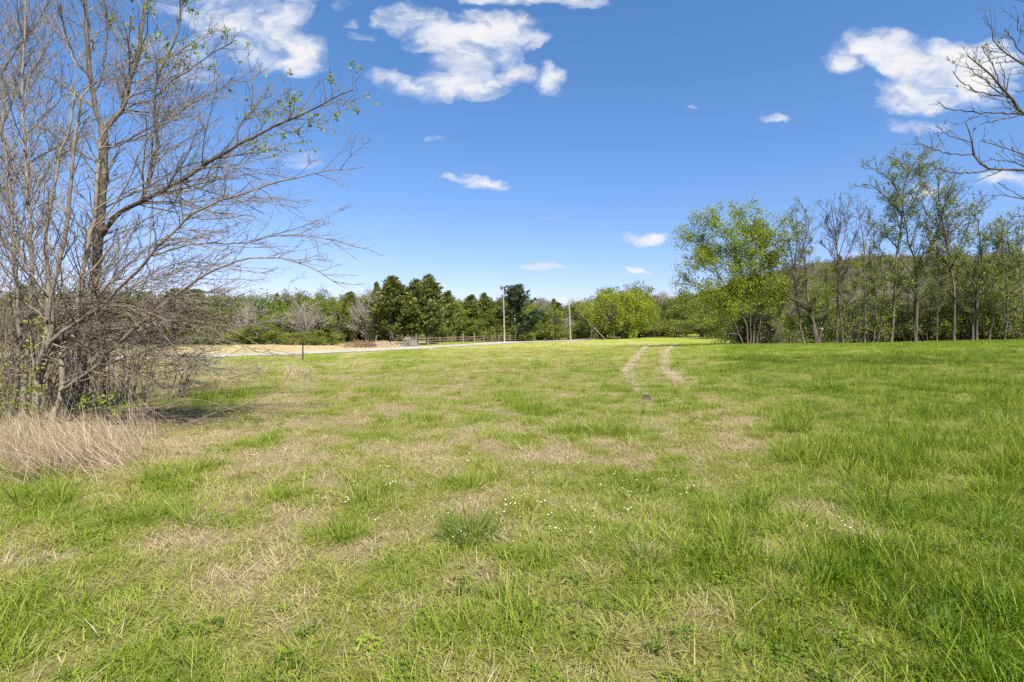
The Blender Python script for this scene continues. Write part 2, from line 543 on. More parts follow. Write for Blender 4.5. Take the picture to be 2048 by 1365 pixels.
GRASS_STOPS = [(0, (.45, .365, .20)), (.22, (.37, .33, .125)), (.40, (.265, .28, .062)), (.62, (.235, .287, .030)), (.82, (.172, .24, .016)), (1, (.092, .155, .010))]
M_grass = leaf_mat('grass_blade', GRASS_STOPS, .38, inst=True, jitter=.5, rough=.5)
M_straw = leaf_mat('straw', [(0, (.24, .165, .11)), (.5, (.42, .325, .22)), (1, (.54, .45, .31))], .25, inst=True, jitter=.7)
M_tall = leaf_mat('tall_dry_grass', [(0, (.13, .088, .052)), (.5, (.33, .25, .16)), (1, (.50, .41, .27))], .25, inst=True, jitter=.8)
M_weed = leaf_mat('weed_leaf', [(0, (.055, .11, .012)), (.5, (.14, .22, .018)), (1, (.26, .33, .03))], .35, inst=True, jitter=.6, rough=.45)
M_tuft = leaf_mat('tuft_blade', [(0, (.085, .145, .012)), (.5, (.15, .22, .02)), (1, (.27, .31, .05))], .35, nscale=0)

# ------------------------------------------------------------------ what grows where (0 straw .. 1 lush green)
_TC = np.array([(100, 1330, .60), (350, 1330, .72), (150, 1150, .48), (400, 1130, .36), (650, 1150, .34), (300, 1020, .62), (100, 1000, .66), (550, 960, .46), (800, 1330, .62),
                (750, 1150, .42), (900, 1200, .52), (1000, 1300, .56), (1200, 1330, .52), (1300, 1200, .55), (1050, 1080, .54), (800, 1000, .46), (1100, 950, .42), (900, 880, .30),
                (700, 860, .36), (1000, 840, .22), (1300, 870, .34), (1450, 910, .48), (1450, 880, .25), (1200, 1040, .45), (1400, 1100, .62), (1600, 1000, .68), (1600, 1200, .68),
                (1850, 1250, .80), (2000, 1330, .76), (1450, 1330, .48), (1900, 1000, .70), (1750, 900, .68), (2000, 880, .75), (1600, 800, .74), (1800, 740, .76), (1500, 740, .76),
                (1300, 800, .60), (1150, 760, .56), (1200, 720, .58), (1000, 780, .60), (800, 760, .44), (900, 720, .42), (1000, 700, .45), (600, 760, .30), (450, 750, .22), (350, 760, .30), (700, 725, .33),
                (500, 722, .58), (800, 708, .60), (650, 712, .60), (450, 800, .62), (650, 800, .64), (600, 860, .26), (500, 880, .34), (350, 870, .15), (200, 850, .12), (1400, 690, .55), (1300, 685, .40), (1180, 690, .38),
                (1500, 690, .78), (1900, 690, .78)], float)


def proj(X, Y):
    Yc = np.maximum(Y, .9)
    return 1024 + F * X / Yc, HZ + F * (EYE + .0) / Yc


_road_w = np.array([W(a, b, c)[:2] for a, b, c in ROADC])
_road_s = spline(_road_w, 160)


def road_side(X, Y):
    """signed distance to the road centre line, positive beyond the road"""
    sh = X.shape; x = X.ravel(); y = Y.ravel(); out = np.empty(len(x))
    R = _road_s; T = np.gradient(R, axis=0); T = T / np.linalg.norm(T, axis=1, keepdims=True)
    for i in range(0, len(x), 20000):
        s = slice(i, i + 20000)
        dx = x[s, None] - R[None, :, 0]; dy = y[s, None] - R[None, :, 1]
        k = np.argmin(dx * dx + dy * dy, 1); j = np.arange(len(k))
        cr = T[k, 0] * dy[j, k] - T[k, 1] * dx[j, k]
        out[s] = np.sign(cr) * np.sqrt(dx[j, k] ** 2 + dy[j, k] ** 2)
    return out.reshape(sh)


def tint_at(X, Y):
    px, py = proj(X, Y)
    # exact row from the terrain for the far field
    py = HZ + F * (EYE - gz(X, Y)) / np.maximum(Y, .9)
    px = np.clip(px, -500, 2550).ravel(); py = np.clip(py, 660, 1500).ravel()
    out = np.empty(len(px))
    for i in range(0, len(px), 20000):
        s = slice(i, i + 20000)
        d2 = ((px[s, None] - _TC[None, :, 0]) / 1.35) ** 2 + ((py[s, None] - _TC[None, :, 1]) * 1.0) ** 2 + 300
        w = d2 ** -1.6
        out[s] = (w @ _TC[:, 2]) / w.sum(1)
    out = out.reshape(X.shape)
    n1 = fbm(X * .9, Y * .9, 21, 4) - .5
    n2 = fbm(X * .22, Y * .22, 31, 3) - .5
    n3 = fbm(X * 3.1, Y * 3.1, 41, 2) - .5
    out = out - .015 + .09 * sstep(.55, .72, out) + n1 * .55 + n2 * .24 + np.tanh(n3 * 7) * .20 + np.tanh((fbm(X * 6.3 + 5, Y * 6.3, 43, 2) - .5) * 6) * .12
    # scattered dead patches
    p = fbm(X * .75 + 40, Y * .75, 51, 4)
    right = sstep(.5, .75, out)
    out = out - .27 * sstep(.55, .74, p) * (1 - .6 * right)
    rs = road_side(X, Y)
    left = (X < -16)
    out = np.where((rs > 2.2) & left, .05 + .12 * (n1 + .5) + .6 * sstep(19, 24, rs), out)
    out = np.where((rs > 2.2) & ~left, .62 + .4 * n1, out)
    out = np.where((Y > 60) & (X > 24), .50 + .35 * n1, out)
    return np.clip(out, 0, 1)


TRACKS = [[(1300, 690), (1288, 700), (1268, 722), (1254, 740), (1256, 755), (1266, 770), (1280, 788)],
          [(1352, 688), (1338, 700), (1330, 722), (1334, 740), (1346, 755), (1362, 767)]]
track_w = [spline(np.array([ground_at(*p) for p in tr]), 60) for tr in TRACKS]


def near_track(X, Y, width=.28):
    m = np.zeros(X.shape)
    for t in track_w:
        d = np.full(X.shape, 1e9)
        for i in range(len(t)):
            d = np.minimum(d, np.hypot(X - t[i, 0], Y - t[i, 1]))
        m = np.maximum(m, 1 - sstep(width * .75, width * 1.25, d))
    return m


# ------------------------------------------------------------------ ground
def ground_mat():
    m, nt = new_mat('field_ground')
    N, L = nt.nodes.new, nt.links.new
    out = N('ShaderNodeOutputMaterial'); p = N('ShaderNodeBsdfPrincipled'); p.inputs['Roughness'].default_value = 1
    p.inputs['Specular IOR Level'].default_value = .05
    at = N('ShaderNodeAttribute'); at.attribute_name = 'tint'
    li = N('ShaderNodeAttribute'); li.attribute_name = 'litter'
    tc = N('ShaderNodeTexCoord')

    def noise(s, d=5, r=.6, vec=None):
        n = N('ShaderNodeTexNoise'); n.inputs['Scale'].default_value = s; n.inputs['Detail'].default_value = d; n.inputs['Roughness'].default_value = r
        L(vec or tc.outputs['Object'], n.inputs['Vector'])
        return n.outputs['Fac']

    def ma(a, k, b):
        x = N('ShaderNodeMath'); x.operation = 'SUBTRACT'; L(a, x.inputs[0]); x.inputs[1].default_value = .5
        y = N('ShaderNodeMath'); y.operation = 'MULTIPLY_ADD'; L(x.outputs[0], y.inputs[0]); y.inputs[1].default_value = k; L(b, y.inputs[2])
        return y.outputs[0]
    f = ma(noise(1.4, 8, .7), .55, at.outputs['Fac'])
    f = ma(noise(9, 5, .7), .35, f)
    r = ramp(nt, [(0, (.36, .275, .155)), (.22, (.33, .285, .115)), (.40, (.25, .265, .05)), (.62, (.18, .24, .018)), (.82, (.12, .19, .009)), (1, (.07, .13, .007))])
    L(f, r.inputs[0])
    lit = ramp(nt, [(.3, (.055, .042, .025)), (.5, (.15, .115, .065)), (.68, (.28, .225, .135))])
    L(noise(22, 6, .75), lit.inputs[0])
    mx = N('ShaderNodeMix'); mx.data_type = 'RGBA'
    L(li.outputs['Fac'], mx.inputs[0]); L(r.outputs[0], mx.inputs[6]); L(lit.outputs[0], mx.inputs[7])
    L(mx.outputs[2], p.inputs['Base Color'])
    b = N('ShaderNodeBump'); b.inputs['Strength'].default_value = .8; b.inputs['Distance'].default_value = .12
    L(noise(5, 8, .75), b.inputs['Height']); L(b.outputs[0], p.inputs['Normal'])
    L(p.outputs[0], out.inputs[0])
    return m


def build_ground():
    n = 500
    t = np.linspace(-1, 1, n)
    x = 1.3 * np.sinh(7.7 * t)
    ty = np.linspace(-.52, 1, n)
    y = 1.3 * np.sinh(7.7 * ty)
    X, Y = np.meshgrid(x, y)
    Z = gz(X, Y)
    V = np.stack([X, Y, Z], -1).reshape(-1, 3)
    i = np.arange(n - 1)
    a = (i[:, None] * n + i[None, :])
    Q = np.stack([a, a + 1, a + n + 1, a + n], -1).reshape(-1, 4)
    ti = tint_at(X, Y)
    # leaf litter and bare earth: under the thatch close by, under the bare trees on the left, under the row, in the wood behind the fence
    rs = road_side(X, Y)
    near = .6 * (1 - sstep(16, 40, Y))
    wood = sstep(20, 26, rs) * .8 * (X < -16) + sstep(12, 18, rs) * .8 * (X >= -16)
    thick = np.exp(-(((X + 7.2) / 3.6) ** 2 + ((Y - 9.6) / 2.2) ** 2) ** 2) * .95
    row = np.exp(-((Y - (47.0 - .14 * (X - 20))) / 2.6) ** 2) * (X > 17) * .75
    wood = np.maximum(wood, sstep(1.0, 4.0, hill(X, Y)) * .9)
    wood = np.maximum(wood, .35 * (Y > 50) * (X > 34))  # open field behind the row: its shade put into the colour, not litter
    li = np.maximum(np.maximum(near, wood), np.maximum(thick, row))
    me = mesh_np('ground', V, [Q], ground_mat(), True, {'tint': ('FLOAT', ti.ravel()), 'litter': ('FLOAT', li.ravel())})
    o = link('ground', me, None, None, kind='structure', label='grassy field of green and straw patches')
    return o


build_ground()


def strip(center, half, lift, mat, name, crown=0.0, nc=5, **props):
    """a ribbon that follows the ground"""
    T = np.gradient(center, axis=0); T /= np.linalg.norm(T, axis=1, keepdims=True)
    nvec = np.stack([-T[:, 1], T[:, 0]], 1)
    s = np.linspace(-1, 1, nc)
    half = np.broadcast_to(np.asarray(half, float), (len(center),))
    XY = center[:, None, :] + nvec[:, None, :] * (s[None, :, None] * half[:, None, None])
    Z = gz(XY[..., 0], XY[..., 1]) + lift + crown * (1 - s[None, :] ** 2)
    V = np.concatenate([XY, Z[..., None]], -1).reshape(-1, 3)
    n = len(center)
    a = np.arange(n - 1)[:, None] * nc + np.arange(nc - 1)[None, :]
    Q = np.stack([a, a + 1, a + nc + 1, a + nc], -1).reshape(-1, 4)
    o = link(name, mesh_np(name, V, [Q], mat, True), None, None, **props)
    return o


def plain_mat(name, c1, c2, scale, c3=None, rough=.95, bump=.3, dist=.02):
    return bark_mat(name, c1, c2, scale, bump, (1, 1, 1), c3, dist)


M_road = plain_mat('asphalt_pale', (.26, .24, .21), (.37, .345, .305), 1.1, (.43, .40, .35))
M_track = plain_mat('worn_track', (.19, .19, .06), (.28, .27, .10), 5, (.18, .21, .04))
M_mud = plain_mat('dark_soil', (.03, .022, .016), (.085, .062, .042), 12, (.14, .10, .07), bump=1.0)
strip(_road_s, 2.9, .06, M_road, 'road', .06, 7, kind='structure', label='pale asphalt lane crossing behind the field')
for (mx_, my_, mr_) in ((1293, 797, .13), (1386, 776, .08)):
    c_ = np.array(ground_at(mx_, my_))
    a_ = np.linspace(0, 2 * PI, 25)[:-1]
    rr_ = mr_ * (1 + .35 * (vnoise(np.cos(a_) * 2 + mx_, np.sin(a_) * 2, 3) - .5))
    ring = c_[None] + np.stack([np.cos(a_) * rr_ * .8, np.sin(a_) * rr_ * 1.8], 1)
    allp = np.vstack([c_[None], c_[None] * .5 + ring * .5, ring])
    V_ = np.concatenate([allp, (gz(allp[:, 0], allp[:, 1]) + np.concatenate([[.05], np.full(24, .06), np.full(24, .01)]))[:, None]], 1)
    k_ = np.arange(24); k2_ = (k_ + 1) % 24
    me_ = mesh_np('mud_patch', V_, [np.stack([np.zeros(24, int), 1 + k_, 1 + k2_], 1), np.stack([1 + k_, 25 + k_, 25 + k2_, 1 + k2_], 1)], M_mud, True)
    link('mud_patch', me_, None, None, kind='structure', label='dark patch of churned soil at the end of a wheel track')

# ------------------------------------------------------------------ scattered ground cover
def blades(nb, rad, h, w, lean, r, curve=.5, lean_dir=None, segs=(0, .45, .8)):
    a = r.uniform(0, 2 * PI, nb); q = np.sqrt(r.uniform(0, 1, nb)) * rad
    base = np.stack([np.cos(a) * q, np.sin(a) * q, np.full(nb, -.015)], 1)
    hh = r.uniform(h[0], h[1], nb); ww = r.uniform(w[0], w[1], nb)
    la = a + r.normal(0, .9, nb) if lean_dir is None else lean_dir + r.normal(0, .35, nb)
    le = np.radians(r.uniform(lean[0], lean[1], nb))
    d = np.stack([np.cos(la), np.sin(la), np.zeros(nb)], 1)
    face = r.uniform(0, PI, nb)
    side = np.stack([np.cos(face), np.sin(face), np.zeros(nb)], 1)
    V = []
    for s in list(segs) + [1.0]:
        th = le * (1 + curve * s)
        c = base + (d * (np.sin(th) * s * hh)[:, None]) + np.array([0, 0, 1.0]) * (np.cos(th) * s * hh)[:, None]
        wd = ww * (1 - .55 * s)
        if s < 1:
            V.append(c - side * wd[:, None] * .5); V.append(c + side * wd[:, None] * .5)
        else:
            V.append(c)
    K = len(V)
    V = np.stack(V, 1).reshape(-1, 3)
    b = np.arange(nb) * K
    Q = np.concatenate([np.stack([b + 2 * i, b + 2 * i + 1, b + 2 * i + 3, b + 2 * i + 2], 1) for i in range(len(segs) - 1)])
    k = 2 * (len(segs) - 1)
    Tt = np.stack([b + k, b + k + 1, b + k + 2], 1)
    rnd = np.repeat(r.uniform(0, 1, nb), K)
    return V, Q, Tt, rnd


def proto_from(parts, name, mat, mats=None):
    me = mesh_np(name, parts[0], [parts[1], parts[2]], mat, False, {'rnd': ('FLOAT', parts[3])})
    return me


def scatter(name, protos, X, Y, rz, scl, idx, tint, lift=0.0, tilt=.12, **props):
    """one stuff object: proto meshes instanced on points"""
    r = np.random.default_rng(len(X))
    c = bpy.data.collections.new(name + '_protos')
    for i, me in enumerate(protos):
        o = bpy.data.objects.new('%s_%02d' % (name, i), me); c.objects.link(o)
    Z = gz(X, Y) + lift
    rot = np.stack([r.normal(0, tilt, len(X)), r.normal(0, tilt, len(X)), rz], 1)
    me = mesh_np(name, np.stack([X, Y, Z], 1), [], None, False, {'rot': ('FLOAT_VECTOR', rot), 'scl': ('FLOAT_VECTOR', scl), 'idx': ('INT', idx), 'tint': ('FLOAT', tint)})
    o = link(name, me, None, None, kind='stuff', **props)
    ng = bpy.data.node_groups.new(name + '_scatter', 'GeometryNodeTree')
    ng.interface.new_socket('Geometry', in_out='INPUT', socket_type='NodeSocketGeometry')
    ng.interface.new_socket('Geometry', in_out='OUTPUT', socket_type='NodeSocketGeometry')
    N, L = ng.nodes.new, ng.links.new
    gi = N('NodeGroupInput'); go = N('NodeGroupOutput')
    ip = N('GeometryNodeInstanceOnPoints'); ci = N('GeometryNodeCollectionInfo')
    ci.inputs['Collection'].default_value = c
    ci.inputs['Separate Children'].default_value = True
    ci.inputs['Reset Children'].default_value = True
    ip.inputs['Pick Instance'].default_value = True

    def na(nm, typ):
        n = N('GeometryNodeInputNamedAttribute'); n.data_type = typ; n.inputs['Name'].default_value = nm
        return n.outputs['Attribute']
    L(gi.outputs[0], ip.inputs['Points']); L(ci.outputs[0], ip.inputs['Instance'])
    L(na('idx', 'INT'), ip.inputs['Instance Index'])
    L(na('rot', 'FLOAT_VECTOR'), ip.inputs['Rotation'])
    L(na('scl', 'FLOAT_VECTOR'), ip.inputs['Scale'])
    L(ip.outputs[0], go.inputs[0])
    md = o.modifiers.new('scatter', 'NODES'); md.node_group = ng
    return o


def field_points(bands, r, keep=None):
    xs, ys = [], []
    for (y0, y1, dens) in bands:
        w0, w1 = 1.13 * y0 + 2.0, 1.13 * y1 + 2.0
        area = (w0 + w1) * (y1 - y0)
        n = int(area * dens)
        y = r.uniform(y0, y1, n * 2)
        hw = 1.13 * y + 2.0
        x = r.uniform(-w1, w1, n * 2)
        k = np.abs(x) < hw
        x, y = x[k], y[k]
        f = min(1.0, n / max(len(x), 1))
        k = r.uniform(0, 1, len(x)) < f
        xs.append(x[k]); ys.append(y[k])
    return np.concatenate(xs), np.concatenate(ys)


def build_grass():
    r = np.random.default_rng(101)
    # --- green and fading blades
    pr = []
    for i in range(10):
        pr.append(proto_from(blades(34, .10, (.04, .10 + .012 * (i % 5)), (.003, .0058), (5, 48), r, .8), 'grass_clump', M_grass))
    pr[7:10] = [proto_from(blades(26, .11, (.04, .11), (.004, .0085), (15, 62), r, .9), 'grass_clump_broad', M_grass) for _ in range(3)]
    for i in range(3):
        pr.append(proto_from(blades(30, .07, (.10, .25), (.004, .0075), (8, 45), r, .9), 'grass_clump_tall', M_grass))
    X, Y = field_points([(1.2, 4, 330), (4, 8, 250), (8, 14, 115), (14, 26, 46), (26, 42, 20), (42, 70, 7.0)], r)
    rs = road_side(X, Y)
    k = (rs < -2.6) & (near_track(X, Y, .24) < r.uniform(.3, 1.35, len(X))) & ~((Y > 50) & (X > 30))
    # thin out where the ground is littered under the left trees
    th = np.exp(-(((X + 7.2) / 3.4) ** 2 + ((Y - 9.6) / 2.0) ** 2) ** 2)
    k &= r.uniform(0, 1, len(X)) > th * .9
    X, Y = X[k], Y[k]
    ti = tint_at(X, Y)
    # fewer standing blades on dead patches
    k = r.uniform(0, 1, len(X)) < .45 + .55 * sstep(.1, .4, ti)
    X, Y, ti = X[k], Y[k], ti[k]
    big = 1 + .9 * sstep(8, 45, Y)
    hgt = fbm(X * .8, Y * .8, 61, 3)
    tall = sstep(.46, .66, hgt) * sstep(.35, .65, ti)
    lushr = sstep(.5, .8, ti)
    mown = sstep(4.6, 3.6, Y) * sstep(1.0, -1.5, X)          # the mown strip close to the camera on the left
    h = (.62 + .36 * lushr + .38 * tall) * (1 - .08 * sstep(7, 3.5, Y)) * r.uniform(.7, 1.3, len(X)) * (1 - .15 * mown) * (1 + .35 * sstep(15, 45, Y))
    idx = r.integers(0, 10, len(X))
    kt = r.uniform(0, 1, len(X)) < (.04 + .34 * tall) * (1 - .5 * sstep(7, 4, Y))
    idx = np.where(kt & (Y < 26), r.integers(10, 13, len(X)), idx)
    s = r.uniform(.85, 1.25, len(X)) * big
    scl = np.stack([s, s, h], 1)
    tint = np.clip(ti + r.normal(0, .09, len(X)), 0, 1)
    scatter('grass', pr, X, Y, r.uniform(0, 2 * PI, len(X)), scl, idx, tint, label='short green and yellowing field grass')
    n1 = len(X)
    # --- dead thatch lying between the blades
    pr = [proto_from(blades(26, .12, (.05, .15), (.0022, .0045), (55, 84), r, .15), 'straw_clump', M_straw) for _ in range(6)]
    pr += [proto_from(blades(26, .10, (.05, .12), (.002, .004), (15, 60), r, .6), 'straw_clump', M_straw) for _ in range(3)]
    X, Y = field_points([(1.2, 4, 130), (4, 8, 110), (8, 14, 55), (14, 26, 20), (26, 42, 8), (42, 70, 3)], r)
    rs = road_side(X, Y); tk = near_track(X, Y)
    ti = tint_at(X, Y)
    p = .06 + .9 * (1 - sstep(.12, .5, ti))
    k = (rs < -2.6) & ((r.uniform(0, 1, len(X)) < p) | (tk > .5)) & ~((Y > 50) & (X > 30))
    X, Y, ti, tk = X[k], Y[k], ti[k], tk[k]
    s = r.uniform(.8, 1.3, len(X)) * (1 + .8 * sstep(8, 45, Y))
    idx = r.integers(0, 9, len(X))
    scatter('thatch', pr, X, Y, r.uniform(0, 2 * PI, len(X)), np.stack([s, s, s * np.where(tk > .5, .5, .8)], 1), idx, np.clip(r.normal(.5, .22, len(X)), 0, 1), label='dead straw-coloured thatch between the grass blades')
    n2 = len(X)
    # the two wheel tracks: short, pale, flattened grass
    ps = []
    for t in track_w:
        f = r.uniform(0, len(t) - 1.01, 1250); i = f.astype(int)
        c = t[i] + (t[i + 1] - t[i]) * (f - i)[:, None]
        ps.append(c + r.normal(0, .065, c.shape))
    c = np.concatenate(ps); X, Y = c[:, 0], c[:, 1]
    k = (fbm(X * .9, Y * .9, 91, 3) > .34) | (r.uniform(0, 1, len(X)) < .3)
    X, Y = X[k], Y[k]
    s = r.uniform(.8, 1.3, len(X)) * 1.25
    pr = [proto_from(blades(30, .10, (.05, .12), (.003, .006), (45, 82), r, .2), 'track_clump', M_straw) for _ in range(9)]
    scatter('wheel_tracks', pr, X, Y, r.uniform(0, 2 * PI, len(X)), np.stack([s, s, s * .5], 1), r.integers(0, 9, len(X)), np.clip(r.normal(.8, .2, len(X)), 0, 1), lift=.03, label='two pale worn wheel tracks of flattened grass curving across the field')

    # --- clover and broad-leaved weeds
    pr = []
    for i in range(4):      # clover mats
        n = 26
        a = r.uniform(0, 2 * PI, n); q = np.sqrt(r.uniform(0, 1, n)) * .11
        c = np.stack([np.cos(a) * q, np.sin(a) * q, r.uniform(.03, .075, n)], 1)
        c = np.repeat(c, 3, 0); an = np.repeat(r.uniform(0, 2 * PI, n), 3) + np.tile(np.arange(3) * 2.09, n)
        d = np.stack([np.cos(an), np.sin(an), r.normal(.15, .15, n * 3)], 1)
        V, Q = leaf_quads(c, d, .024, .022, r, np.array([0, 0, 4.0]))
        pr.append(mesh_np('clover_clump', V, [Q], M_weed, False, {'rnd': ('FLOAT', np.repeat(r.uniform(0, 1, n * 3), 4))}))
    for i in range(4):      # rosettes
        n = 12
        an = np.arange(n) * 2.4 + r.normal(0, .2, n)
        el = r.uniform(.25, 1.1, n)
        d = np.stack([np.cos(an) * np.cos(el), np.sin(an) * np.cos(el), np.sin(el)], 1)
        V, Q = leaf_quads(np.zeros((n, 3)) + np.array([0, 0, .005]), d, r.uniform(.07, .15, n), r.uniform(.02, .036, n), r, np.array([0, 0, 4.0]))
        pr.append(mesh_np('weed_rosette', V, [Q], M_weed, False, {'rnd': ('FLOAT', np.repeat(r.uniform(0, 1, n), 4))}))
    X, Y = field_points([(1.2, 4, 60), (4, 9, 40), (9, 16, 12)], r)
    m = fbm(X * .9 + 7, Y * .9 + 3, 71, 3)
    spots = [(1600, 1290, 1.0, .35), (1900, 1330, .9, .4), (1500, 1180, .4, .3), (960, 1170, .5, .35), (1150, 1240, .4, .3), (330, 1290, .5, .3), (400, 905, .8, .5), (340, 930, .7, .5), (700, 1290, .6, .3), (900, 1270, .6, .3)]
    b = np.zeros(len(X))
    for (sx, sy, rx, ry) in spots:
        gx, gy = ground_at(sx, sy)
        b = np.maximum(b, np.exp(-(((X - gx) / rx) ** 2 + ((Y - gy) / ry) ** 2)))
    k = r.uniform(0, 1, len(X)) < np.maximum(.2 * sstep(.58, .75, m), b * .3)
    th = np.exp(-(((X + 7.2) / 3.4) ** 2 + ((Y - 9.6) / 2.0) ** 2) ** 2)
    k &= r.uniform(0, 1, len(X)) > th
    X, Y, b = X[k], Y[k], b[k]
    idx = np.where(r.uniform(0, 1, len(X)) < .85, r.integers(0, 4, len(X)), r.integers(4, 8, len(X)))
    s = r.uniform(.35, .7, len(X))
    scatter('weeds', pr, X, Y, r.uniform(0, 2 * PI, len(X)), np.stack([s, s, s], 1), idx, np.clip(r.normal(.45, .22, len(X)) - .2 * (X > 2), 0, 1), label='low clover and broad-leaved weeds in the grass')

    # --- small white wildflowers
    m, nt = new_mat('white_petal')
    d = nt.nodes.new('ShaderNodeBsdfPrincipled'); d.inputs['Base Color'].default_value = (.82, .80, .66, 1); d.inputs['Roughness'].default_value = .7
    o_ = nt.nodes.new('ShaderNodeOutputMaterial'); nt.links.new(d.outputs[0], o_.inputs[0])
    m2, nt = new_mat('flower_eye')
    d = nt.nodes.new('ShaderNodeBsdfPrincipled'); d.inputs['Base Color'].default_value = (.65, .45, .05, 1); d.inputs['Roughness'].default_value = .7
    o_ = nt.nodes.new('ShaderNodeOutputMaterial'); nt.links.new(d.outputs[0], o_.inputs[0])
    pr = []
    for i in range(3):
        V, F_, mi = [], [], []
        nf = 1 + i
        for j in range(nf):
            h = r.uniform(.12, .2); ox, oy = r.normal(0, .03, 2)
            b0 = len(V)
            V += [(-.0012, 0, 0), (.0012, 0, 0), (ox + .0012, oy, h), (ox - .0012, oy, h)]
            F_.append((b0, b0 + 1, b0 + 2, b0 + 3)); mi.append(2)
            rr = r.uniform(.008, .0125)
            tx, ty = r.normal(0, .25, 2)
            b0 = len(V)
            V.append((ox, oy, h + .002))
            for q in range(10):
                aa = q * 2 * PI / 10; rq = rr * (1 if q % 2 else .72)
                V.append((ox + rq * math.cos(aa), oy + rq * math.sin(aa), h + rq * (tx * math.cos(aa) + ty * math.sin(aa))))
            for q in range(10):
                F_.append((b0, b0 + 1 + q, b0 + 1 + (q + 1) % 10)); mi.append(0)
            b0 = len(V)
            V.append((ox, oy, h + .007))
            for q in range(6):
                aa = q * 2 * PI / 6
                V.append((ox + rr * .3 * math.cos(aa), oy + rr * .3 * math.sin(aa), h + .004))
            for q in range(6):
                F_.append((b0, b0 + 1 + q, b0 + 1 + (q + 1) % 6)); mi.append(1)
        me = bpy.data.meshes.new('flower_sprig'); me.from_pydata(V, [], F_)
        for mm in (m, m2, M_tuft):
            me.materials.append(mm)
        me.polygons.foreach_set('material_index', mi)
        pr.append(me)
    xs, ys = [], []
    for (cx, cy, rx, ry, n) in [(1000, 950, 330, 80, 150), (760, 970, 120, 70, 45), (960, 1070, 60, 30, 14), (1100, 1060, 160, 50, 26), (640, 1020, 70, 30, 14), (1700, 1060, 120, 50, 10), (520, 910, 120, 30, 16), (1960, 710, 80, 14, 40), (1300, 990, 90, 40, 22)]:
        for _ in range(int(n * .7)):
            gx, gy = ground_at(cx + r.normal(0, rx * .6), max(700, cy + r.normal(0, ry * .6)))
            xs.append(gx); ys.append(gy)
    X = np.array(xs); Y = np.array(ys)
    s = r.uniform(.4, .68, len(X)) * (1 + .8 * sstep(10, 30, Y))
    scatter('wildflowers', pr, X, Y, r.uniform(0, 2 * PI, len(X)), np.stack([s, s, s], 1), r.integers(0, 3, len(X)), np.full(len(X), .5), label='tiny white wildflowers dotted through the middle of the field')

    # --- tall dead grass at the foot of the left trees, blown over to the left
    pr = [proto_from(blades(24, .22, (.35, .9), (.0025, .006), (15, 62), r, .35, lean_dir=PI * .93), 'tall_dry_clump', M_tall) for _ in range(6)]
    xs, ys = [], []
    for (cx, cy, rx, ry, n) in [(30, 915, 90, 26, 95), (130, 930, 80, 22, 70), (-120, 915, 110, 30, 90), (210, 925, 60, 18, 34), (270, 905, 50, 16, 18), (90, 870, 120, 22, 40), (300, 890, 60, 16, 8), (190, 885, 60, 20, 26), (90, 965, 110, 12, 16)]:
        for _ in range(n):
            gx, gy = ground_at(cx + r.normal(0, .6) * rx, cy + r.normal(0, .6) * ry)
            xs.append(gx); ys.append(gy)
    X = np.array(xs); Y = np.array(ys)
    fall = (.42 + .36 * sstep(-4.2, -5.8, X)) * r.uniform(.4, 1.2, len(X))
    s = r.uniform(.7, 1.15, len(X))
    scatter('dry_grass', pr, X, Y, r.normal(0, .3, len(X)), np.stack([s, s, s * fall], 1), r.integers(0, 6, len(X)), np.clip(r.normal(.42, .3, len(X)), 0, 1), tilt=.32, label='tall tan dead grass leaning over at the foot of the bare trees')

    # --- pale standing stalks along the road verge and the straw field beyond the road
    pr = [proto_from(blades(22, .3, (.3, .9), (.007, .014), (4, 34), r, .3), 'verge_clump', M_straw) for _ in range(5)]
    NV = 1700
    t = r.uniform(0, 1, NV)
    f = t * (len(_road_s) - 1); i = np.minimum(f.astype(int), len(_road_s) - 2)
    c = _road_s[i] + (_road_s[i + 1] - _road_s[i]) * (f - i)[:, None]
    T = nrm(_road_s[i + 1] - _road_s[i]); nv = np.stack([-T[:, 1], T[:, 0]], 1)
    off = np.where(r.uniform(0, 1, NV) < .35, -(2.8 + np.abs(r.normal(0, 2.2, NV))), 2.8 + r.uniform(0, 17, NV))
    pnt = c + nv * off[:, None]
    k = ((fbm(pnt[:, 0] * .25, pnt[:, 1] * .25, 81, 3) > .45) | (off > 0)) & ~((off > 0) & (pnt[:, 0] > -18))
    X, Y = pnt[k, 0], pnt[k, 1]
    ex = [(1140, 690, 2.0, 1.2, 26), (460, 748, 2.2, 1.4, 30), (330, 745, 1.5, 1.2, 12), (980, 692, 3, 1.2, 16), (775, 691, 1.6, .8, 30)]
    for (cx, cy, rx, ry, n) in ex:
        gx, gy = ground_at(cx, cy)
        X = np.concatenate([X, gx + r.normal(0, rx, n)]); Y = np.concatenate([Y, gy + r.normal(0, ry, n)])
    s = r.uniform(.6, 1.1, len(X))
    scatter('roadside_straw', pr, X, Y, r.uniform(0, 2 * PI, len(X)), np.stack([s, s, s * r.uniform(.5, 1, len(X))], 1), r.integers(0, 5, len(X)), np.clip(r.normal(.6, .2, len(X)), 0, 1), label='pale dead stalks standing along the verges of the lane')
    print('grass', n1, n2)


build_grass()

# ------------------------------------------------------------------ trees traced limb by limb
def limb_pts(pts, Y, dY=0.0, r0=.1, r1=.02, n=16, jit=0.0, r=rng):
    """pts in photograph pixels; depth Y at the foot, Y+dY at the tip -> (n,3), (n,)"""
    m = len(pts)
    w = np.array([W(p[0], p[1], Y + dY * (i / (m - 1))) for i, p in enumerate(pts)])
    q = spline(w, n)
    if jit:
        q[1:] += r.normal(0, jit, (n - 1, 3))
    t = np.linspace(0, 1, n)
    return q, r0 + (r1 - r0) * t ** .85


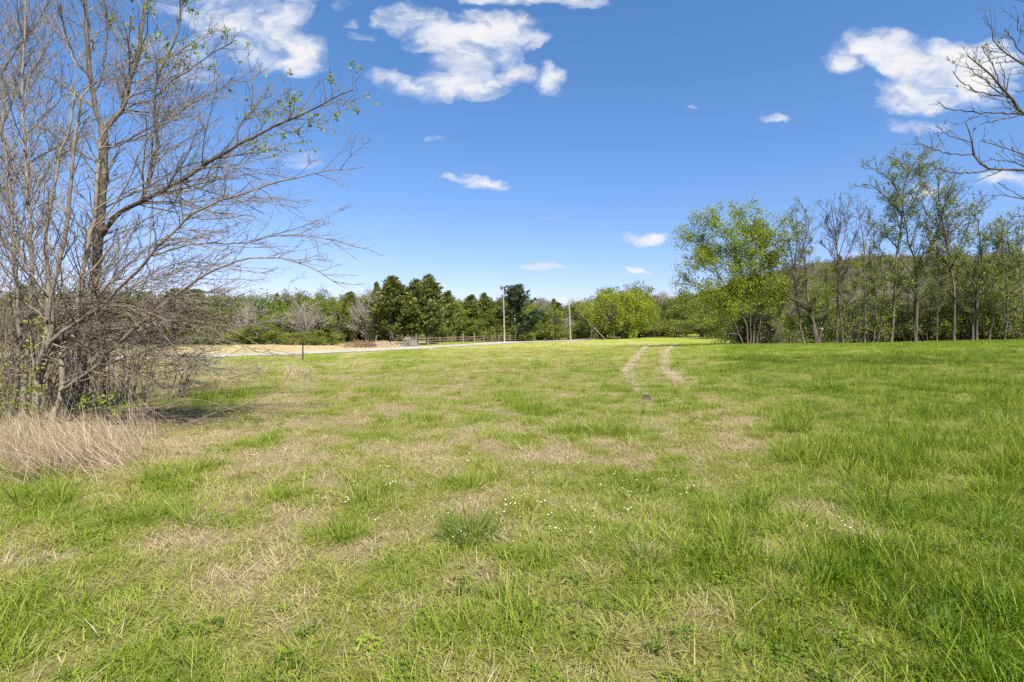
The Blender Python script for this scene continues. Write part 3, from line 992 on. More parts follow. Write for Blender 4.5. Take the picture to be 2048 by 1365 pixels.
def finish_tree(root, base, trunks, limbs, levels, M_trunk, M_twigs, leaf=None, M_leaf=None, r=rng, sides=9):
    """trunks, limbs: lists of (P,R).  levels: list of dicts for grow().  leaf: dict for leaves_on()"""
    b3 = np.asarray(base, float)
    for i, (P, R) in enumerate(trunks):
        R = R.copy()
        if P[0, 2] - b3[2] < .4:
            R[0] *= 1.35; R[1] *= 1.12
        V, q = tubes(P[None] - b3, R[None], sides)
        link('trunk', mesh_np('trunk', V, [q], M_trunk, True), root)
    for (P, R) in limbs:
        V, q = tubes(P[None] - b3, R[None], 7)
        link('limb', mesh_np('limb', V, [q], M_trunk, True), root)
    allp = trunks + limbs
    bag = Bag(); lb = Bag()
    cur = []
    n0 = 16
    P0 = np.stack([spline(np.concatenate([p, rr[:, None]], 1), n0) for p, rr in allp])
    R0 = P0[..., 3]; P0 = P0[..., :3]
    lv = [(P0, R0)]
    for d in levels:
        d = dict(d)
        src = d.pop('src', -1)
        sides_ = d.pop('sides', 4)
        Pp, Rp = lv[src]
        P, R = grow(Pp, Rp, r=r, **d)
        bag.tubes(P - b3, R, sides_)
        lv.append((P, R))
    cr = None
    me = bag.mesh('crown', M_twigs, True)
    if me:
        cr = link('crown', me, root)
    if leaf:
        for d in (leaf if isinstance(leaf, list) else [leaf]):
            d = dict(d); src = d.pop('src', -1)
            frac = d.pop('frac', 1.0); cond = d.pop('cond', None)
            P = lv[src][0]
            if cond is not None:
                P = P[cond(P)]
            if frac < 1:
                P = P[r.uniform(0, 1, len(P)) < frac]
            leaves_on(lb, P - b3, r=r, **d)
        me = lb.mesh('leaves', M_leaf)
        if me:
            link('leaves', me, cr or root)
    return lv


def px_base(px, py, Y):
    x = (px - 1024) * Y / F
    return np.array([x, Y, g1(x, Y)])


def seat(P, base):
    """shift the foot of a trunk so it starts just under the ground"""
    P[0] = [P[0, 0], P[0, 1], g1(P[0, 0], P[0, 1]) - .06]
    return P


def S(Y):
    return Y / F


def left_trees():
    r = np.random.default_rng(5)
    # A: the rough-barked tree with the long limb reaching out over the field
    Y = 10.2; b = px_base(150, 815, Y)
    root = thing('tree', 'rough-barked forked tree whose long bare limb reaches out over the field', 'tree', b, 'bare trees and saplings beside the tall dead grass')
    T = lambda pts, r0, r1, dY=0.0, n=18: limb_pts(pts, Y, dY, r0 * .53 * S(Y), r1 * .7 * S(Y), n, .010, r)
    tr = [T([(150, 815), (160, 745), (174, 660), (188, 560), (199, 470), (205, 390), (208, 320), (207, 256)], 17, 11)]
    seat(tr[0][0], b)
    li = [T([(207, 260), (190, 215), (183, 175), (178, 130), (176, 85), (171, 0), (166, -130)], 8, 4, -.3),
          T([(207, 262), (222, 245), (246, 212), (258, 165), (276, 108), (286, 40), (300, -50), (310, -160)], 9, 4, .5),
          T([(199, 476), (225, 440), (262, 412), (300, 396), (390, 345), (471, 293), (530, 262), (594, 234), (650, 205), (706, 178)], 10, 1.2, -1.4, 24),
          T([(286, 398), (302, 330), (316, 275), (308, 186), (327, 130), (353, 74), (362, 0), (368, -80)], 5, 1.6, -.3),
          T([(471, 293), (480, 252), (505, 215), (504, 160), (497, 105)], 3, .8, -.2),
          T([(505, 215), (522, 203), (545, 190)], 1.6, .6),
          T([(578, 241), (571, 195), (560, 150)], 2, .7), T([(590, 236), (618, 195), (640, 165)], 1.8, .6),
          T([(178, 150), (152, 122), (128, 55), (122, 8)], 3.5, 2.2, -.4), T([(186, 195), (204, 150), (213, 85), (212, 0), (213, -60)], 3, 1.5, .3),
          T([(246, 212), (243, 170), (262, 140)], 2.4, 1.0), T([(258, 215), (300, 200), (350, 160), (405, 120), (470, 80)], 3, .8, -.8),
          T([(205, 330), (150, 300), (95, 262), (40, 250)], 4, 1.2, .6), T([(207, 300), (290, 262), (370, 215), (470, 160)], 3.2, .8, .6),
          T([(203, 420), (300, 372), (380, 330), (470, 312), (560, 300)], 3.4, .8, .4)]
    lv = [dict(dens=8.0, t0=.1, t1=1.0, tipk=.8, L=.85, Lp=.5, ang=(18, 55), n=9, rr=.45, rmin=.0055, wob=.09, up=.02, rmax=.016, sides=4),
          dict(dens=6.5, t0=.1, L=.55, Lp=.55, ang=(20, 55), n=6, rr=.65, rmin=.0044, wob=.12, up=.02, sides=3),
          dict(dens=6, t0=.1, L=.3, Lp=.5, ang=(25, 60), n=4, rr=.75, rmin=.0032, wob=.14, up=.03, sides=3)]
    # the young leaves sit only at the ends of the top branches and of the long limb
    end = lambda P: ((P[:, 0, 0] > -5.3) & (P[:, 0, 2] > 4.9) | (P[:, 0, 2] > 6.9) & (P[:, 0, 0] > -7.6))
    lf = [dict(src=3, per_m=22, size=.06, spread=.02, droop=.2, cond=end, clump=2, frac=.4)]
    finish_tree(root, b, tr, li, lv, M_bark_rough, M_twig, lf, M_leaf_spring, r, 10)

    # B: pale many-stemmed tree
    Y = 8.8; b = px_base(104, 846, Y)
    root = thing('tree', 'pale smooth-barked many-stemmed bare tree with low limbs arching over the grass', 'tree', b, 'bare trees and saplings beside the tall dead grass')
    T = lambda pts, r0, r1, dY=0.0, n=18: limb_pts(pts, Y, dY, r0 * .5 * S(Y), r1 * .65 * S(Y), n, .010, r)
    tr = [T([(100, 850), (118, 800), (123, 770), (122, 700), (133, 660), (150, 615), (162, 568), (170, 521), (185, 457), (191, 410), (196, 340), (200, 281)], 11, 5, .5, 22),
          T([(74, 842), (72, 780), (82, 710), (101, 673), (103, 591), (117, 532), (129, 485), (136, 427), (142, 370), (146, 318), (153, 260), (161, 199)], 12, 3.5, -.2, 22),
          T([(70, 838), (80, 750), (95, 660), (94, 579), (91, 520), (94, 450), (106, 385), (117, 311), (140, 252), (149, 182)], 10, 3, .3, 22)]
    for q in tr:
        seat(q[0], b)
    li = [T([(84, 706), (120, 668), (157, 644), (209, 610), (239, 573), (284, 536), (310, 500), (390, 427), (464, 393), (557, 364), (640, 345), (726, 336)], 8.5, 1.0, -.9, 26),
          T([(122, 782), (140, 770), (185, 740), (240, 685), (277, 652), (325, 611), (374, 573), (430, 540), (500, 516), (580, 520), (640, 545), (690, 578)], 8, .9, -1.1, 26),
          T([(200, 281), (225, 245), (262, 190), (300, 150), (360, 100), (430, 60)], 4, .9, .3), T([(198, 300), (250, 285), (318, 255), (360, 205)], 3.4, .8, -.3),
          T([(300, 512), (340, 500), (400, 488), (480, 487), (560, 470), (650, 478), (720, 498)], 4.2, .8, -.5, 20),
          T([(242, 572), (300, 590), (360, 592), (430, 585), (500, 600), (580, 590)], 3, .7, -.6),
          T([(160, 570), (200, 520), (260, 460), (330, 420), (420, 400), (520, 395)], 3.6, .8, .5),
          T([(185, 457), (230, 410), (270, 330), (300, 270), (340, 230), (420, 190), (520, 150)], 3.4, .8, .5), T([(190, 420), (240, 390), (330, 350), (430, 335), (560, 340)], 3, .7, .8),
          T([(161, 199), (185, 172), (235, 140), (275, 108)], 3, 1, .2), T([(149, 182), (150, 130), (130, 80), (110, 30)], 2.4, .8),
          T([(117, 311), (140, 300), (168, 250), (200, 210)], 2.8, .9), T([(100, 590), (60, 545), (30, 480), (15, 400), (10, 330)], 3.4, 1, -.3),
          T([(96, 640), (40, 600), (-20, 570), (-90, 520)], 4, 1, -.4), T([(128, 660), (190, 700), (260, 712), (330, 716), (420, 720)], 2.6, .8, -1.0),
          T([(90, 680), (150, 700), (230, 690), (300, 650), (370, 640), (460, 655), (560, 640)], 3, .7, -.8),
          T([(125, 760), (180, 742), (260, 755), (340, 740), (440, 715), (520, 735)], 2.8, .7, -.9)]
    for k in range(14):      # more low boughs arching out to the right
        x0, y0 = r.uniform(85, 150), r.uniform(600, 800)
        x3 = r.uniform(330, 610); y3 = r.uniform(560, 790) if k % 3 else r.uniform(430, 560)
        ym = min(y0, y3) - r.uniform(0, 50)
        li.append(T([(x0, y0), (x0 + (x3 - x0) * .3, (y0 + ym) / 2), (x0 + (x3 - x0) * .65, ym + 12), (x3, y3)], r.uniform(2.2, 3.6), .8, r.uniform(-1.2, 1.2)))
    lv = [dict(dens=5.2, t0=.1, t1=1.0, tipk=.8, L=.95, Lp=.5, ang=(18, 50), n=9, rr=.45, rmin=.0055, wob=.08, up=.008, horiz=.25, rmax=.013, sides=4),
          dict(dens=5.5, t0=.08, L=.5, Lp=.55, ang=(18, 50), n=6, rr=.65, rmin=.0042, wob=.12, up=.0, horiz=.3, sides=3),
          dict(dens=6, t0=.1, L=.3, Lp=.5, ang=(25, 60), n=4, rr=.75, rmin=.0032, wob=.14, up=.01, sides=3)]
    finish_tree(root, b, tr, li, lv, M_bark_pale, M_twig, None, None, r, 10)

    # C, D: slimmer stems at the edge of the picture
    Y = 9.6; b = px_base(46, 832, Y)
    root = thing('tree', 'slim bare tree at the edge of the picture with upswept twigs', 'tree', b, 'bare trees and saplings beside the tall dead grass')
    T = lambda pts, r0, r1, dY=0.0, n=18: limb_pts(pts, Y, dY, r0 * .5 * S(Y), r1 * .65 * S(Y), n, .010, r)
    tr = [T([(44, 832), (52, 740), (60, 640), (64, 544), (62, 474), (56, 400), (49, 310), (44, 205), (47, 117), (52, 30), (50, -60)], 10, 2, .2, 22),
          T([(20, 830), (33, 760), (37, 697), (35, 603), (28, 497), (22, 400), (10, 300), (5, 200)], 9, 2, -.3, 20)]
    for q in tr:
        seat(q[0], b)
    li = [T([(54, 265), (80, 240), (120, 200), (150, 170)], 3, .8), T([(48, 300), (20, 240), (0, 160), (-20, 90)], 3, .8), T([(45, 190), (70, 130), (100, 70), (110, 0)], 2.5, .8),
          T([(60, 420), (90, 370), (110, 320), (120, 250)], 3, .8, .4), T([(28, 500), (-10, 440), (-60, 400)], 3, .9), T([(58, 400), (20, 350), (-30, 320)], 3, .9, -.4)]
    lv = [dict(dens=8.5, t0=.2, L=.85, Lp=.5, ang=(20, 50), n=9, rr=.45, rmin=.0052, wob=.09, up=.06, rmax=.012, sides=4),
          dict(dens=6, t0=.08, L=.46, Lp=.55, ang=(20, 50), n=6, rr=.65, rmin=.004, wob=.10, up=.05, sides=3),
          dict(dens=6, t0=.1, L=.28, Lp=.5, ang=(25, 55), n=4, rr=.75, rmin=.003, wob=.12, up=.05, sides=3)]
    finish_tree(root, b, tr, li, lv, M_bark_pale, M_twig, None, None, r, 9)

    Y = 11.2; b = px_base(-70, 815, Y)
    root = thing('tree', 'bare tree standing mostly outside the picture, its branches crossing the upper corner', 'tree', b, 'bare trees and saplings beside the tall dead grass')
    T = lambda pts, r0, r1, dY=0.0, n=18: limb_pts(pts, Y, dY, r0 * .53 * S(Y), r1 * .7 * S(Y), n, .010, r)
    tr = [T([(-70, 815), (-72, 650), (-60, 500), (-40, 380), (-25, 240), (-20, 90), (-30, -60)], 13, 3, .2, 20)]
    seat(tr[0][0], b)
    li = [T([(-55, 470), (0, 385), (60, 325), (120, 290), (180, 230)], 5, 1), T([(-35, 330), (15, 230), (40, 130), (60, 20)], 4, 1), T([(-22, 200), (20, 120), (80, 40), (120, -40)], 4, 1)]
    finish_tree(root, b, tr, li, lv, M_bark_rough, M_twig, None, None, r, 9)

    # the thicket of thin shoots behind the stems
    spots = [(20, 822, 9.1, 430, 'dense thicket of thin grey shoots at the picture edge, in front of the slim stems'),
             (95, 815, 10.6, 470, 'tall twiggy shrub packed behind the pale many-stemmed tree'),
             (185, 808, 11.0, 520, 'twiggy bare shrub just beyond the foot of the rough-barked tree'),
             (258, 800, 11.4, 620, 'low spreading twiggy shrub under the reaching limbs'),
             (-60, 822, 9.6, 380, 'bare shrub thicket half cut off by the picture edge'),
             (-15, 815, 10.6, 500, 'bare shrub packed between the slim stems at the picture edge'),
             (60, 806, 11.8, 560, 'brown twiggy shrub at the back of the thicket, behind the many stems'),
             (135, 802, 12.2, 600, 'brown twiggy shrub at the back of the thicket, left of the rough trunk'),
             (232, 798, 12.4, 640, 'low brown shrub behind the low arching limb'),
             (325, 790, 12.4, 700, 'lowest twiggy shrub at the outer end of the thicket')]
    for (px, py, Y, top, lab) in spots:
        b = px_base(px, py, Y)
        root = thing('shrub', lab, 'shrub', b, 'bare twiggy shrubs under the trees by the dead grass')
        stems = []
        H = (py - top) * S(Y)
        for i in range(14):
            a = r.uniform(0, 2 * PI); lean = r.uniform(.05, .5) * H
            foot = b + np.array([math.cos(a) * .4, math.sin(a) * .3, -.03])
            tip = foot + np.array([math.cos(a) * lean + .12 * H, math.sin(a) * lean * .6, H * r.uniform(.6, 1.05)])
            mid = (foot + tip) / 2 + np.array([-math.cos(a) * lean * .18, 0, .05 * H]) + r.normal(0, .04, 3)
            P = spline([foot, mid, tip], 14)
            stems.append((P, np.linspace(r.uniform(.008, .016), .005, 14)))
        for (P, R) in stems[:5]:
            V, q = tubes(P[None] - b, R[None], 6)
            link('stem', mesh_np('stem', V, [q], M_bark_pale, True), root)
        bag = Bag()
        P0 = np.stack([p for p, _ in stems]); R0 = np.stack([q for _, q in stems])
        bag.tubes(P0[5:] - b, R0[5:], 5)
        P1, R1 = grow(P0, R0, 4.6, .02, 1, .56, .5, ang=(20, 60), n=7, rr=.6, rmin=.0048, wob=.12, up=.03, horiz=.2, r=r)
        P2, R2 = grow(P1, R1, 4.6, .05, 1, .36, .5, ang=(25, 60), n=5, rr=.7, rmin=.0036, wob=.14, up=.0, r=r)
        bag.tubes(P1 - b, R1, 3); bag.tubes(P2 - b, R2, 3)
        cr = link('crown', bag.mesh('crown', M_twig, True), root)
        lb = Bag()
        low = P2[(P2[:, 0, 2] < b[2] + 1.9)]
        leaves_on(lb, low[r.uniform(0, 1, len(low)) < .35] - b, 7, .028, r, spread=.012)
        me = lb.mesh('leaves', M_vine)
        if me:
            link('leaves', me, cr)

    # climbing and trailing vines with yellow-green leaves
    for (pts, Y, n, rad, lab) in [([(78, 850), (66, 800), (60, 765), (72, 720), (78, 680), (74, 640)], 8.45, 330, .11, 'yellow-green leafy vine climbing the pale stems near the ground'),
                                  ([(150, 812), (175, 805), (200, 795), (225, 790), (240, 778)], 8.6, 260, .10, 'trailing yellow-green vine under the low arching limb'),
                                  ([(205, 838), (225, 825), (250, 815), (262, 806)], 8.7, 150, .09, 'small green sprawling vine on the shaded ground by the thicket'),
                                  ([(4, 850), (10, 800), (6, 760), (14, 700)], 8.6, 190, .10, 'leafy vine on the stems at the very edge of the picture')]:
        P = spline([W(a, c, Y) for a, c in pts], 20)
        b = np.array([P[0, 0], P[0, 1], g1(P[0, 0], P[0, 1])])
        root = thing('vine', lab, 'vine', b, 'vines among the bare trees')
        V, q = tubes(P[None] - b, np.full((1, 20), .006), 5)
        link('stem', mesh_np('stem', V, [q], M_twig, True), root)
        P1, R1 = grow(P[None], np.full((1, 20), .005), 14, 0, 1, .22, .2, ang=(30, 90), n=5, rr=.6, rmin=.002, wob=.2, up=.0, r=r)
        bag = Bag(); bag.tubes(P1 - b, R1, 3)
        tw = link('twigs', bag.mesh('twigs', M_twig), root)
        lb = Bag(); leaves_on(lb, P1 - b, n / max(len(P1) * .2, 1) * 1.6, .038, r, t0=.0, spread=.03, aspect=.75)
        link('leaves', lb.mesh('leaves', M_vine), tw)

    # long bare branches lying and arching out over the shaded grass
    falls = [([(582, 738), (560, 775), (500, 805), (425, 828), (340, 862), (270, 885)], 8.0, 1.0, .6, 'long thin bare branch arching low over the shaded grass, tip pointing up'),
             ([(480, 825), (400, 800), (340, 808), (280, 830), (225, 858), (160, 880)], 7.9, 1.0, .6, 'thin pale branch arching just above the ground beside the thicket'),
             ([(330, 868), (250, 872), (170, 868), (120, 852), (75, 846)], 7.8, 1.2, .7, 'pale fallen branch lying along the top of the dead grass'),
             ([(310, 846), (290, 830), (275, 818), (268, 812)], 8.0, 1.0, .6, 'short broken stick leaning in the shade of the thicket')]
    for (pts, Y, r0, r1, lab) in falls:
        pts = pts[::-1]
        P = spline([W(a, c, Y) for a, c in pts], 22)
        P[:, 2] = np.maximum(P[:, 2], gz(P[:, 0], P[:, 1]) + .015)
        b = np.array([P[0, 0], P[0, 1], g1(P[0, 0], P[0, 1])])
        P[0, 2] = b[2] - .01
        root = thing('fallen_branch', lab, 'branch', b, 'loose bare branches by the thicket')
        R = np.linspace(r0 * S(Y), r1 * S(Y), 22)
        V, q = tubes(P[None] - b, R[None], 7)
        link('stem', mesh_np('stem', V, [q], M_twig, True), root)
        P1, R1 = grow(P[None], R[None], 5, .3, 1, .22, .6, ang=(20, 50), n=6, rr=.6, rmin=.0025, wob=.1, up=.06, r=r)
        P2, R2 = grow(P1, R1, 5, .2, 1, .22, .6, ang=(20, 50), n=4, rr=.6, rmin=.002, wob=.1, up=.04, r=r)
        bag = Bag(); bag.tubes(P1 - b, R1, 4); bag.tubes(P2 - b, R2, 3)
        link('twigs', bag.mesh('twigs', M_twig, True), root)


left_trees()

# ------------------------------------------------------------------ the row of trees along the right edge of the field
def yrow(px):
    return 46.5 - (px - 1400) * .0085


def row_tree(lab, trunks, limbs, top_leaf, M_leaf, r, dens=1.0, up=.05, r0=4.0, tw=1.0, leaf_size=.12, group='young trees in the row at the far edge of the field', levels=3, dY=0.0, spread=.08, frac=.7, cat='tree', name='tree', mt=None):
    Y = yrow(trunks[0][0][0]) + dY
    b = px_base(trunks[0][0][0], 688, Y)
    root = thing(name, lab, cat, b, group)
    T = lambda pts, a, c: limb_pts(pts, Y, r.uniform(-.8, .8), a * .66 * S(Y), c * .8 * S(Y), 16, .03, r)
    tr = []
    for i, pts in enumerate(trunks):
        q = T(pts, r0 * (1 if i == 0 else .8), r0 * .22)
        seat(q[0], b)
        tr.append(q)
    li = [T(pts, r0 * .5, r0 * .14) for pts in limbs]
    lv = [dict(dens=2.9 * dens, t0=.22, L=.82 * tw, Lp=.6, ang=(22, 55), n=8, rr=.5, rmin=.02, wob=.09, up=up, sides=4, rmax=.05),
          dict(dens=3.8 * dens, t0=.12, L=.72 * tw, Lp=.55, ang=(22, 55), n=6, rr=.65, rmin=.0145, wob=.11, up=up * .7, sides=3),
          dict(dens=4.0 * dens, t0=.1, L=.50 * tw, Lp=.5, ang=(25, 60), n=4, rr=.75, rmin=.0105, wob=.12, up=up * .5, sides=3)][:levels]
    lf = None
    if top_leaf:
        lf = [dict(src=-1, per_m=top_leaf * 6.0, size=leaf_size, spread=spread, droop=.1, clump=2, frac=frac, aspect=.55)]
    return finish_tree(root, b, tr, li, lv, M_bark_row, mt or M_twig_row, lf, M_leaf, r, 7)


M_twig_row = bark_mat('twig_row', (.045, .037, .027), (.14, .115, .082), 3, 0)


def right_row():
    r = np.random.default_rng(9)
    # the leafy, many-stemmed tree at the end of the row
    row_tree('leafy many-stemmed light green tree standing at the open end of the row',
             [[(1495, 690), (1490, 640), (1462, 590), (1432, 540), (1402, 490), (1380, 462)], [(1500, 690), (1500, 610), (1482, 540), (1446, 478), (1425, 440)], [(1506, 690), (1512, 600), (1502, 520), (1492, 452), (1490, 425)],
              [(1514, 690), (1525, 600), (1521, 530), (1545, 470), (1572, 436)], [(1486, 690), (1466, 640), (1440, 602), (1402, 572), (1368, 560)]],
             [[(1490, 640), (1450, 605), (1410, 600), (1380, 590)], [(1512, 600), (1535, 560), (1560, 520)], [(1482, 540), (1430, 520), (1385, 505), (1362, 490)], [(1502, 520), (1525, 480), (1530, 440)], [(1515, 640), (1545, 610), (1565, 590)], [(1470, 640), (1430, 640), (1400, 625)], [(1480, 670), (1440, 665), (1415, 660)], [(1500, 640), (1480, 600), (1470, 570)], [(1510, 610), (1530, 600), (1548, 575)], [(1446, 478), (1470, 455), (1480, 440)], [(1432, 540), (1405, 535), (1378, 530)]],
             4.4, M_leaf_row, r, 1.05, .03, 2.6, 1.0, .15, spread=.26, frac=.8)
    row_tree('dark crooked tree with sparse leaves next to the leafy many-stemmed one',
             [[(1607, 690), (1600, 640), (1592, 600), (1588, 540), (1595, 480), (1582, 436)]],
             [[(1598, 650), (1575, 625), (1555, 605)], [(1590, 560), (1605, 500), (1618, 450), (1610, 420)], [(1592, 600), (1570, 550), (1560, 490)]], 1.6, M_leaf_sparse, r, .9, .07, 3.6)
    row_tree('leaning thick-based tree beside the broken stump, forking into two upright stems',
             [[(1637, 690), (1628, 650), (1616, 622), (1598, 602), (1590, 560), (1578, 480)], [(1632, 690), (1626, 640), (1616, 600), (1613, 567), (1609, 522), (1605, 470)]],
             [[(1613, 567), (1630, 540), (1650, 520)], [(1600, 605), (1575, 590), (1560, 560)]], 1.3, M_leaf_sparse, r, .9, .07, 4.6)
    # broken stump
    Y = yrow(1640); b = px_base(1641, 690, Y)
    st = thing('stump', 'short pale broken stump leaning by the thick-based tree', 'stump', b, None)
    P, R = limb_pts([(1637, 690), (1640, 672), (1643, 658)], Y, 0, .15, .12, 8); P[0, 2] = b[2] - .05
    V, q = tubes(P[None] - b, R[None], 9)
    link('trunk', mesh_np('trunk', V, [q], M_bark_row, True), st)
    top = P[-1] - b
    ring = np.array([[math.cos(a) * .13, math.sin(a) * .13, .08 * math.sin(a * 3) + .05] for a in np.arange(9) * 2 * PI / 9]) + top
    V = np.vstack([ring, ring * [1, 1, 1] - [0, 0, .12], top[None] - [0, 0, .02]])
    k = np.arange(9); k2 = (k + 1) % 9
    link('broken_top', mesh_np('broken_top', V, [np.stack([k, k2, np.full(9, 18)], 1), np.stack([k + 9, k2 + 9, k2, k], 1)], M_twig_grey), st)

    row_tree('tall upright bare tree with a narrow fan of dark twigs against the sky',
             [[(1686, 690), (1683, 650), (1680, 615), (1677, 557), (1674, 495), (1668, 450), (1660, 396)], [(1674, 690), (1673, 640), (1676, 590), (1678, 540)]],
             [[(1675, 520), (1690, 470), (1698, 400)], [(1675, 505), (1660, 460), (1640, 425)], [(1676, 535), (1655, 500), (1632, 480)], [(1674, 490), (1682, 430), (1680, 395)], [(1677, 545), (1700, 500), (1712, 455)]], 0, None, r, 1.25, .11, 3.0, .85)
    row_tree('slender straight young tree with few leaves beside the tall bare fan-topped tree', [[(1729, 690), (1731, 618), (1729, 548), (1728, 495), (1721, 449), (1714, 412)]],
             [[(1728, 500), (1738, 450), (1742, 415)], [(1729, 545), (1745, 500), (1750, 455)]], 1.6, M_leaf_sparse, r, 1.0, .08, 2.6, .8)
    row_tree('thin wavy sapling between the slender young tree and the tallest trees', [[(1745, 690), (1752, 634), (1749, 581), (1738, 535), (1740, 490)]], [], 1.6, M_leaf_sparse, r, 1.0, .08, 2.2, .8)
    row_tree('thin sapling close to the foot of the tallest tree', [[(1755, 690), (1768, 618), (1765, 557), (1758, 514), (1760, 470)]], [], 1.8, M_leaf_sparse, r, 1.0, .08, 2.0, .8)
    row_tree('tallest tree of the row, its light leafy crown leaning towards the field',
             [[(1781, 690), (1788, 603), (1794, 511), (1801, 452), (1805, 403), (1817, 350), (1838, 312)]],
             [[(1801, 455), (1786, 412), (1765, 388), (1745, 372), (1725, 368)], [(1805, 403), (1780, 360), (1752, 340), (1735, 332)], [(1817, 350), (1800, 325), (1780, 315)], [(1803, 440), (1830, 400), (1850, 350)], [(1797, 500), (1770, 470), (1750, 450)], [(1812, 370), (1840, 340), (1862, 318)]],
             2.6, M_leaf_sparse, r, 1.15, .05, 4.2, .95, spread=.12)
    row_tree('forked tree with a thick straight bole just beyond the tallest tree',
             [[(1831, 690), (1829, 612), (1831, 538), (1820, 495), (1811, 452), (1806, 410)], [(1831, 545), (1848, 507), (1862, 490), (1882, 440), (1900, 400)]],
             [[(1830, 560), (1810, 530), (1795, 500)], [(1862, 490), (1885, 470), (1905, 460)], [(1820, 495), (1835, 450), (1845, 410)]], 2.2, M_leaf_sparse, r, 1.0, .06, 4.4, .9)
    row_tree('thin leaning tree between the two largest forked trees', [[(1873, 690), (1875, 618), (1888, 566), (1898, 541), (1905, 500)]], [[(1885, 575), (1870, 530), (1862, 490)]], 2, M_leaf_sparse, r, 1.0, .07, 2.6, .85)
    row_tree('broad tree with wide ascending limbs under the overhanging branch',
             [[(1907, 690), (1908, 588), (1901, 526), (1891, 471), (1884, 428), (1873, 351)]],
             [[(1891, 474), (1915, 455), (1938, 434), (1962, 403), (1975, 385)], [(1893, 480), (1870, 450), (1850, 420), (1838, 395)], [(1884, 428), (1900, 380), (1912, 345)], [(1900, 520), (1925, 480), (1945, 430)], [(1902, 540), (1880, 510), (1862, 500)]],
             1.9, M_leaf_sparse, r, 1.1, .06, 4.4, .95)
    row_tree('spreading tree with a V-shaped fork near the picture edge', [[(1945, 690), (1947, 630), (1953, 578), (1984, 520), (1999, 480), (2010, 440)], [(1953, 580), (1962, 530), (1960, 480), (1958, 440)]],
             [[(1970, 545), (1990, 540), (2020, 515)], [(1953, 585), (1935, 550), (1925, 510)]], 3.0, M_leaf_sparse, r, 1.1, .05, 3.4, .9)
    row_tree('low crooked tree next to the V-forked one', [[(1976, 690), (1984, 650), (1990, 628), (2012, 590), (2030, 550)]], [[(1990, 628), (1985, 580), (1990, 540)]], 2.6, M_leaf_sparse, r, 1.0, .05, 2.6, .9)
    row_tree('last slim tree before the picture edge, with a leafy flat top', [[(2008, 690), (2014, 620), (2012, 560), (2006, 500), (2004, 450)]], [[(2012, 560), (2030, 500), (2040, 450)], [(2008, 520), (1990, 480), (1980, 455)]], 3.4, M_leaf_sparse, r, 1.1, .04, 3.0, .9)
    row_tree('leaning tree cut by the picture edge behind the dark bush', [[(2052, 690), (2046, 600), (2040, 520), (2048, 440)]], [[(2042, 540), (2020, 500), (2010, 460)]], 3.0, M_leaf_sparse, r, 1.1, .04, 3.0, .9)
    # thin back-row stems
    for i, (px, top, lab) in enumerate([(1560, 560, 'thin pale stem between the leafy tree and the crooked tree'), (1655, 560, 'thin stem just beyond the broken stump'), (1700, 600, 'short crooked sapling between the fan-topped tree and the slender tree'),
                                         (1812, 560, 'thin dark stem between the tallest tree and the thick straight bole'), (1852, 575, 'thin stem right behind the thick straight bole'), (1925, 560, 'thin stem standing between the broad tree and the V-forked tree'), (1890, 600, 'short thin stem at the foot of the broad tree')]):
        x1 = px + r.uniform(-10, 10)
        row_tree(lab, [[(px, 690), (px + r.uniform(-5, 5), 650), (x1, 610), (x1 + r.uniform(-8, 8), top)]], [], 2.0, M_leaf_sparse, r, 1.3, .05, 1.7, .8, dY=2.0, group='thin stems in the row', levels=3)

    # brush between the trunks
    brush = [(1462, 1.2, 2.6, 'leafy low brush at the foot of the many-stemmed tree, on the open side'), (1535, 1.3, 3.2, 'twiggy brush between the many-stemmed tree and the crooked one'),
             (1580, .9, 2.4, 'low thin brush before the crooked tree'), (1665, .9, 2.2, 'low brush in the gap past the broken stump'), (1708, 1.2, 4.0, 'green leafy brush beside the fan-topped tree'),
             (1738, 1.1, 3.4, 'brush at the foot of the slender young tree'), (1765, 1.3, 4.2, 'tangled brown brush left of the tallest trunk'), (1805, 1.3, 4.0, 'tangled brush between the two biggest boles'),
             (1850, 1.4, 4.6, 'dense brush past the thick straight bole'), (1880, 1.3, 4.6, 'dense brush around the thin leaning tree'), (1920, 1.4, 5.0, 'high brush between the broad tree and the V-forked tree'),
             (1962, 1.4, 4.8, 'leafy brush in the middle of the V-forked and crooked trees'), (1995, 1.4, 5.0, 'high brown brush before the slim flat-topped tree'), (2032, 1.7, 4.2, 'dark dense bush cut by the picture edge'), (2075, 1.7, 4.6, 'dense brush just past the picture edge')]
    for i, (px, wd, H, lab) in enumerate(brush):
        Y = yrow(px) + r.uniform(.3, 2.2); b = px_base(px, 688, Y)
        root = thing('brush', lab, 'shrub', b, 'brush growing between the trunks of the row')
        stems = []
        for k in range(16):
            a = r.uniform(0, 2 * PI); rd = wd * math.sqrt(r.uniform(0, 1))
            foot = b + np.array([math.cos(a) * rd, math.sin(a) * rd * .8, -.05])
            tip = foot + np.array([r.normal(0, .5) + math.cos(a) * .5, r.normal(0, .4), H * r.uniform(.5, 1.05)])
            mid = (foot + tip) / 2 + r.normal(0, .15, 3)
            P = spline([foot, mid, tip], 10); stems.append((P, np.linspace(.028, .009, 10) * r.uniform(.6, 1.2)))
        P0 = np.stack([p for p, _ in stems]); R0 = np.stack([q for _, q in stems])
        for k in range(4):
            V, q = tubes(P0[k:k + 1] - b, R0[k:k + 1], 5)
            link('stem', mesh_np('stem', V, [q], M_bark_row, True), root)
        P1, R1 = grow(P0, R0, 5.0, .05, 1, .75, .4, ang=(25, 65), n=6, rr=.6, rmin=.009, wob=.13, up=.03, r=r)
        P2, R2 = grow(P1, R1, 5.0, .1, 1, .50, .4, ang=(25, 65), n=4, rr=.7, rmin=.007, wob=.13, up=.02, r=r)
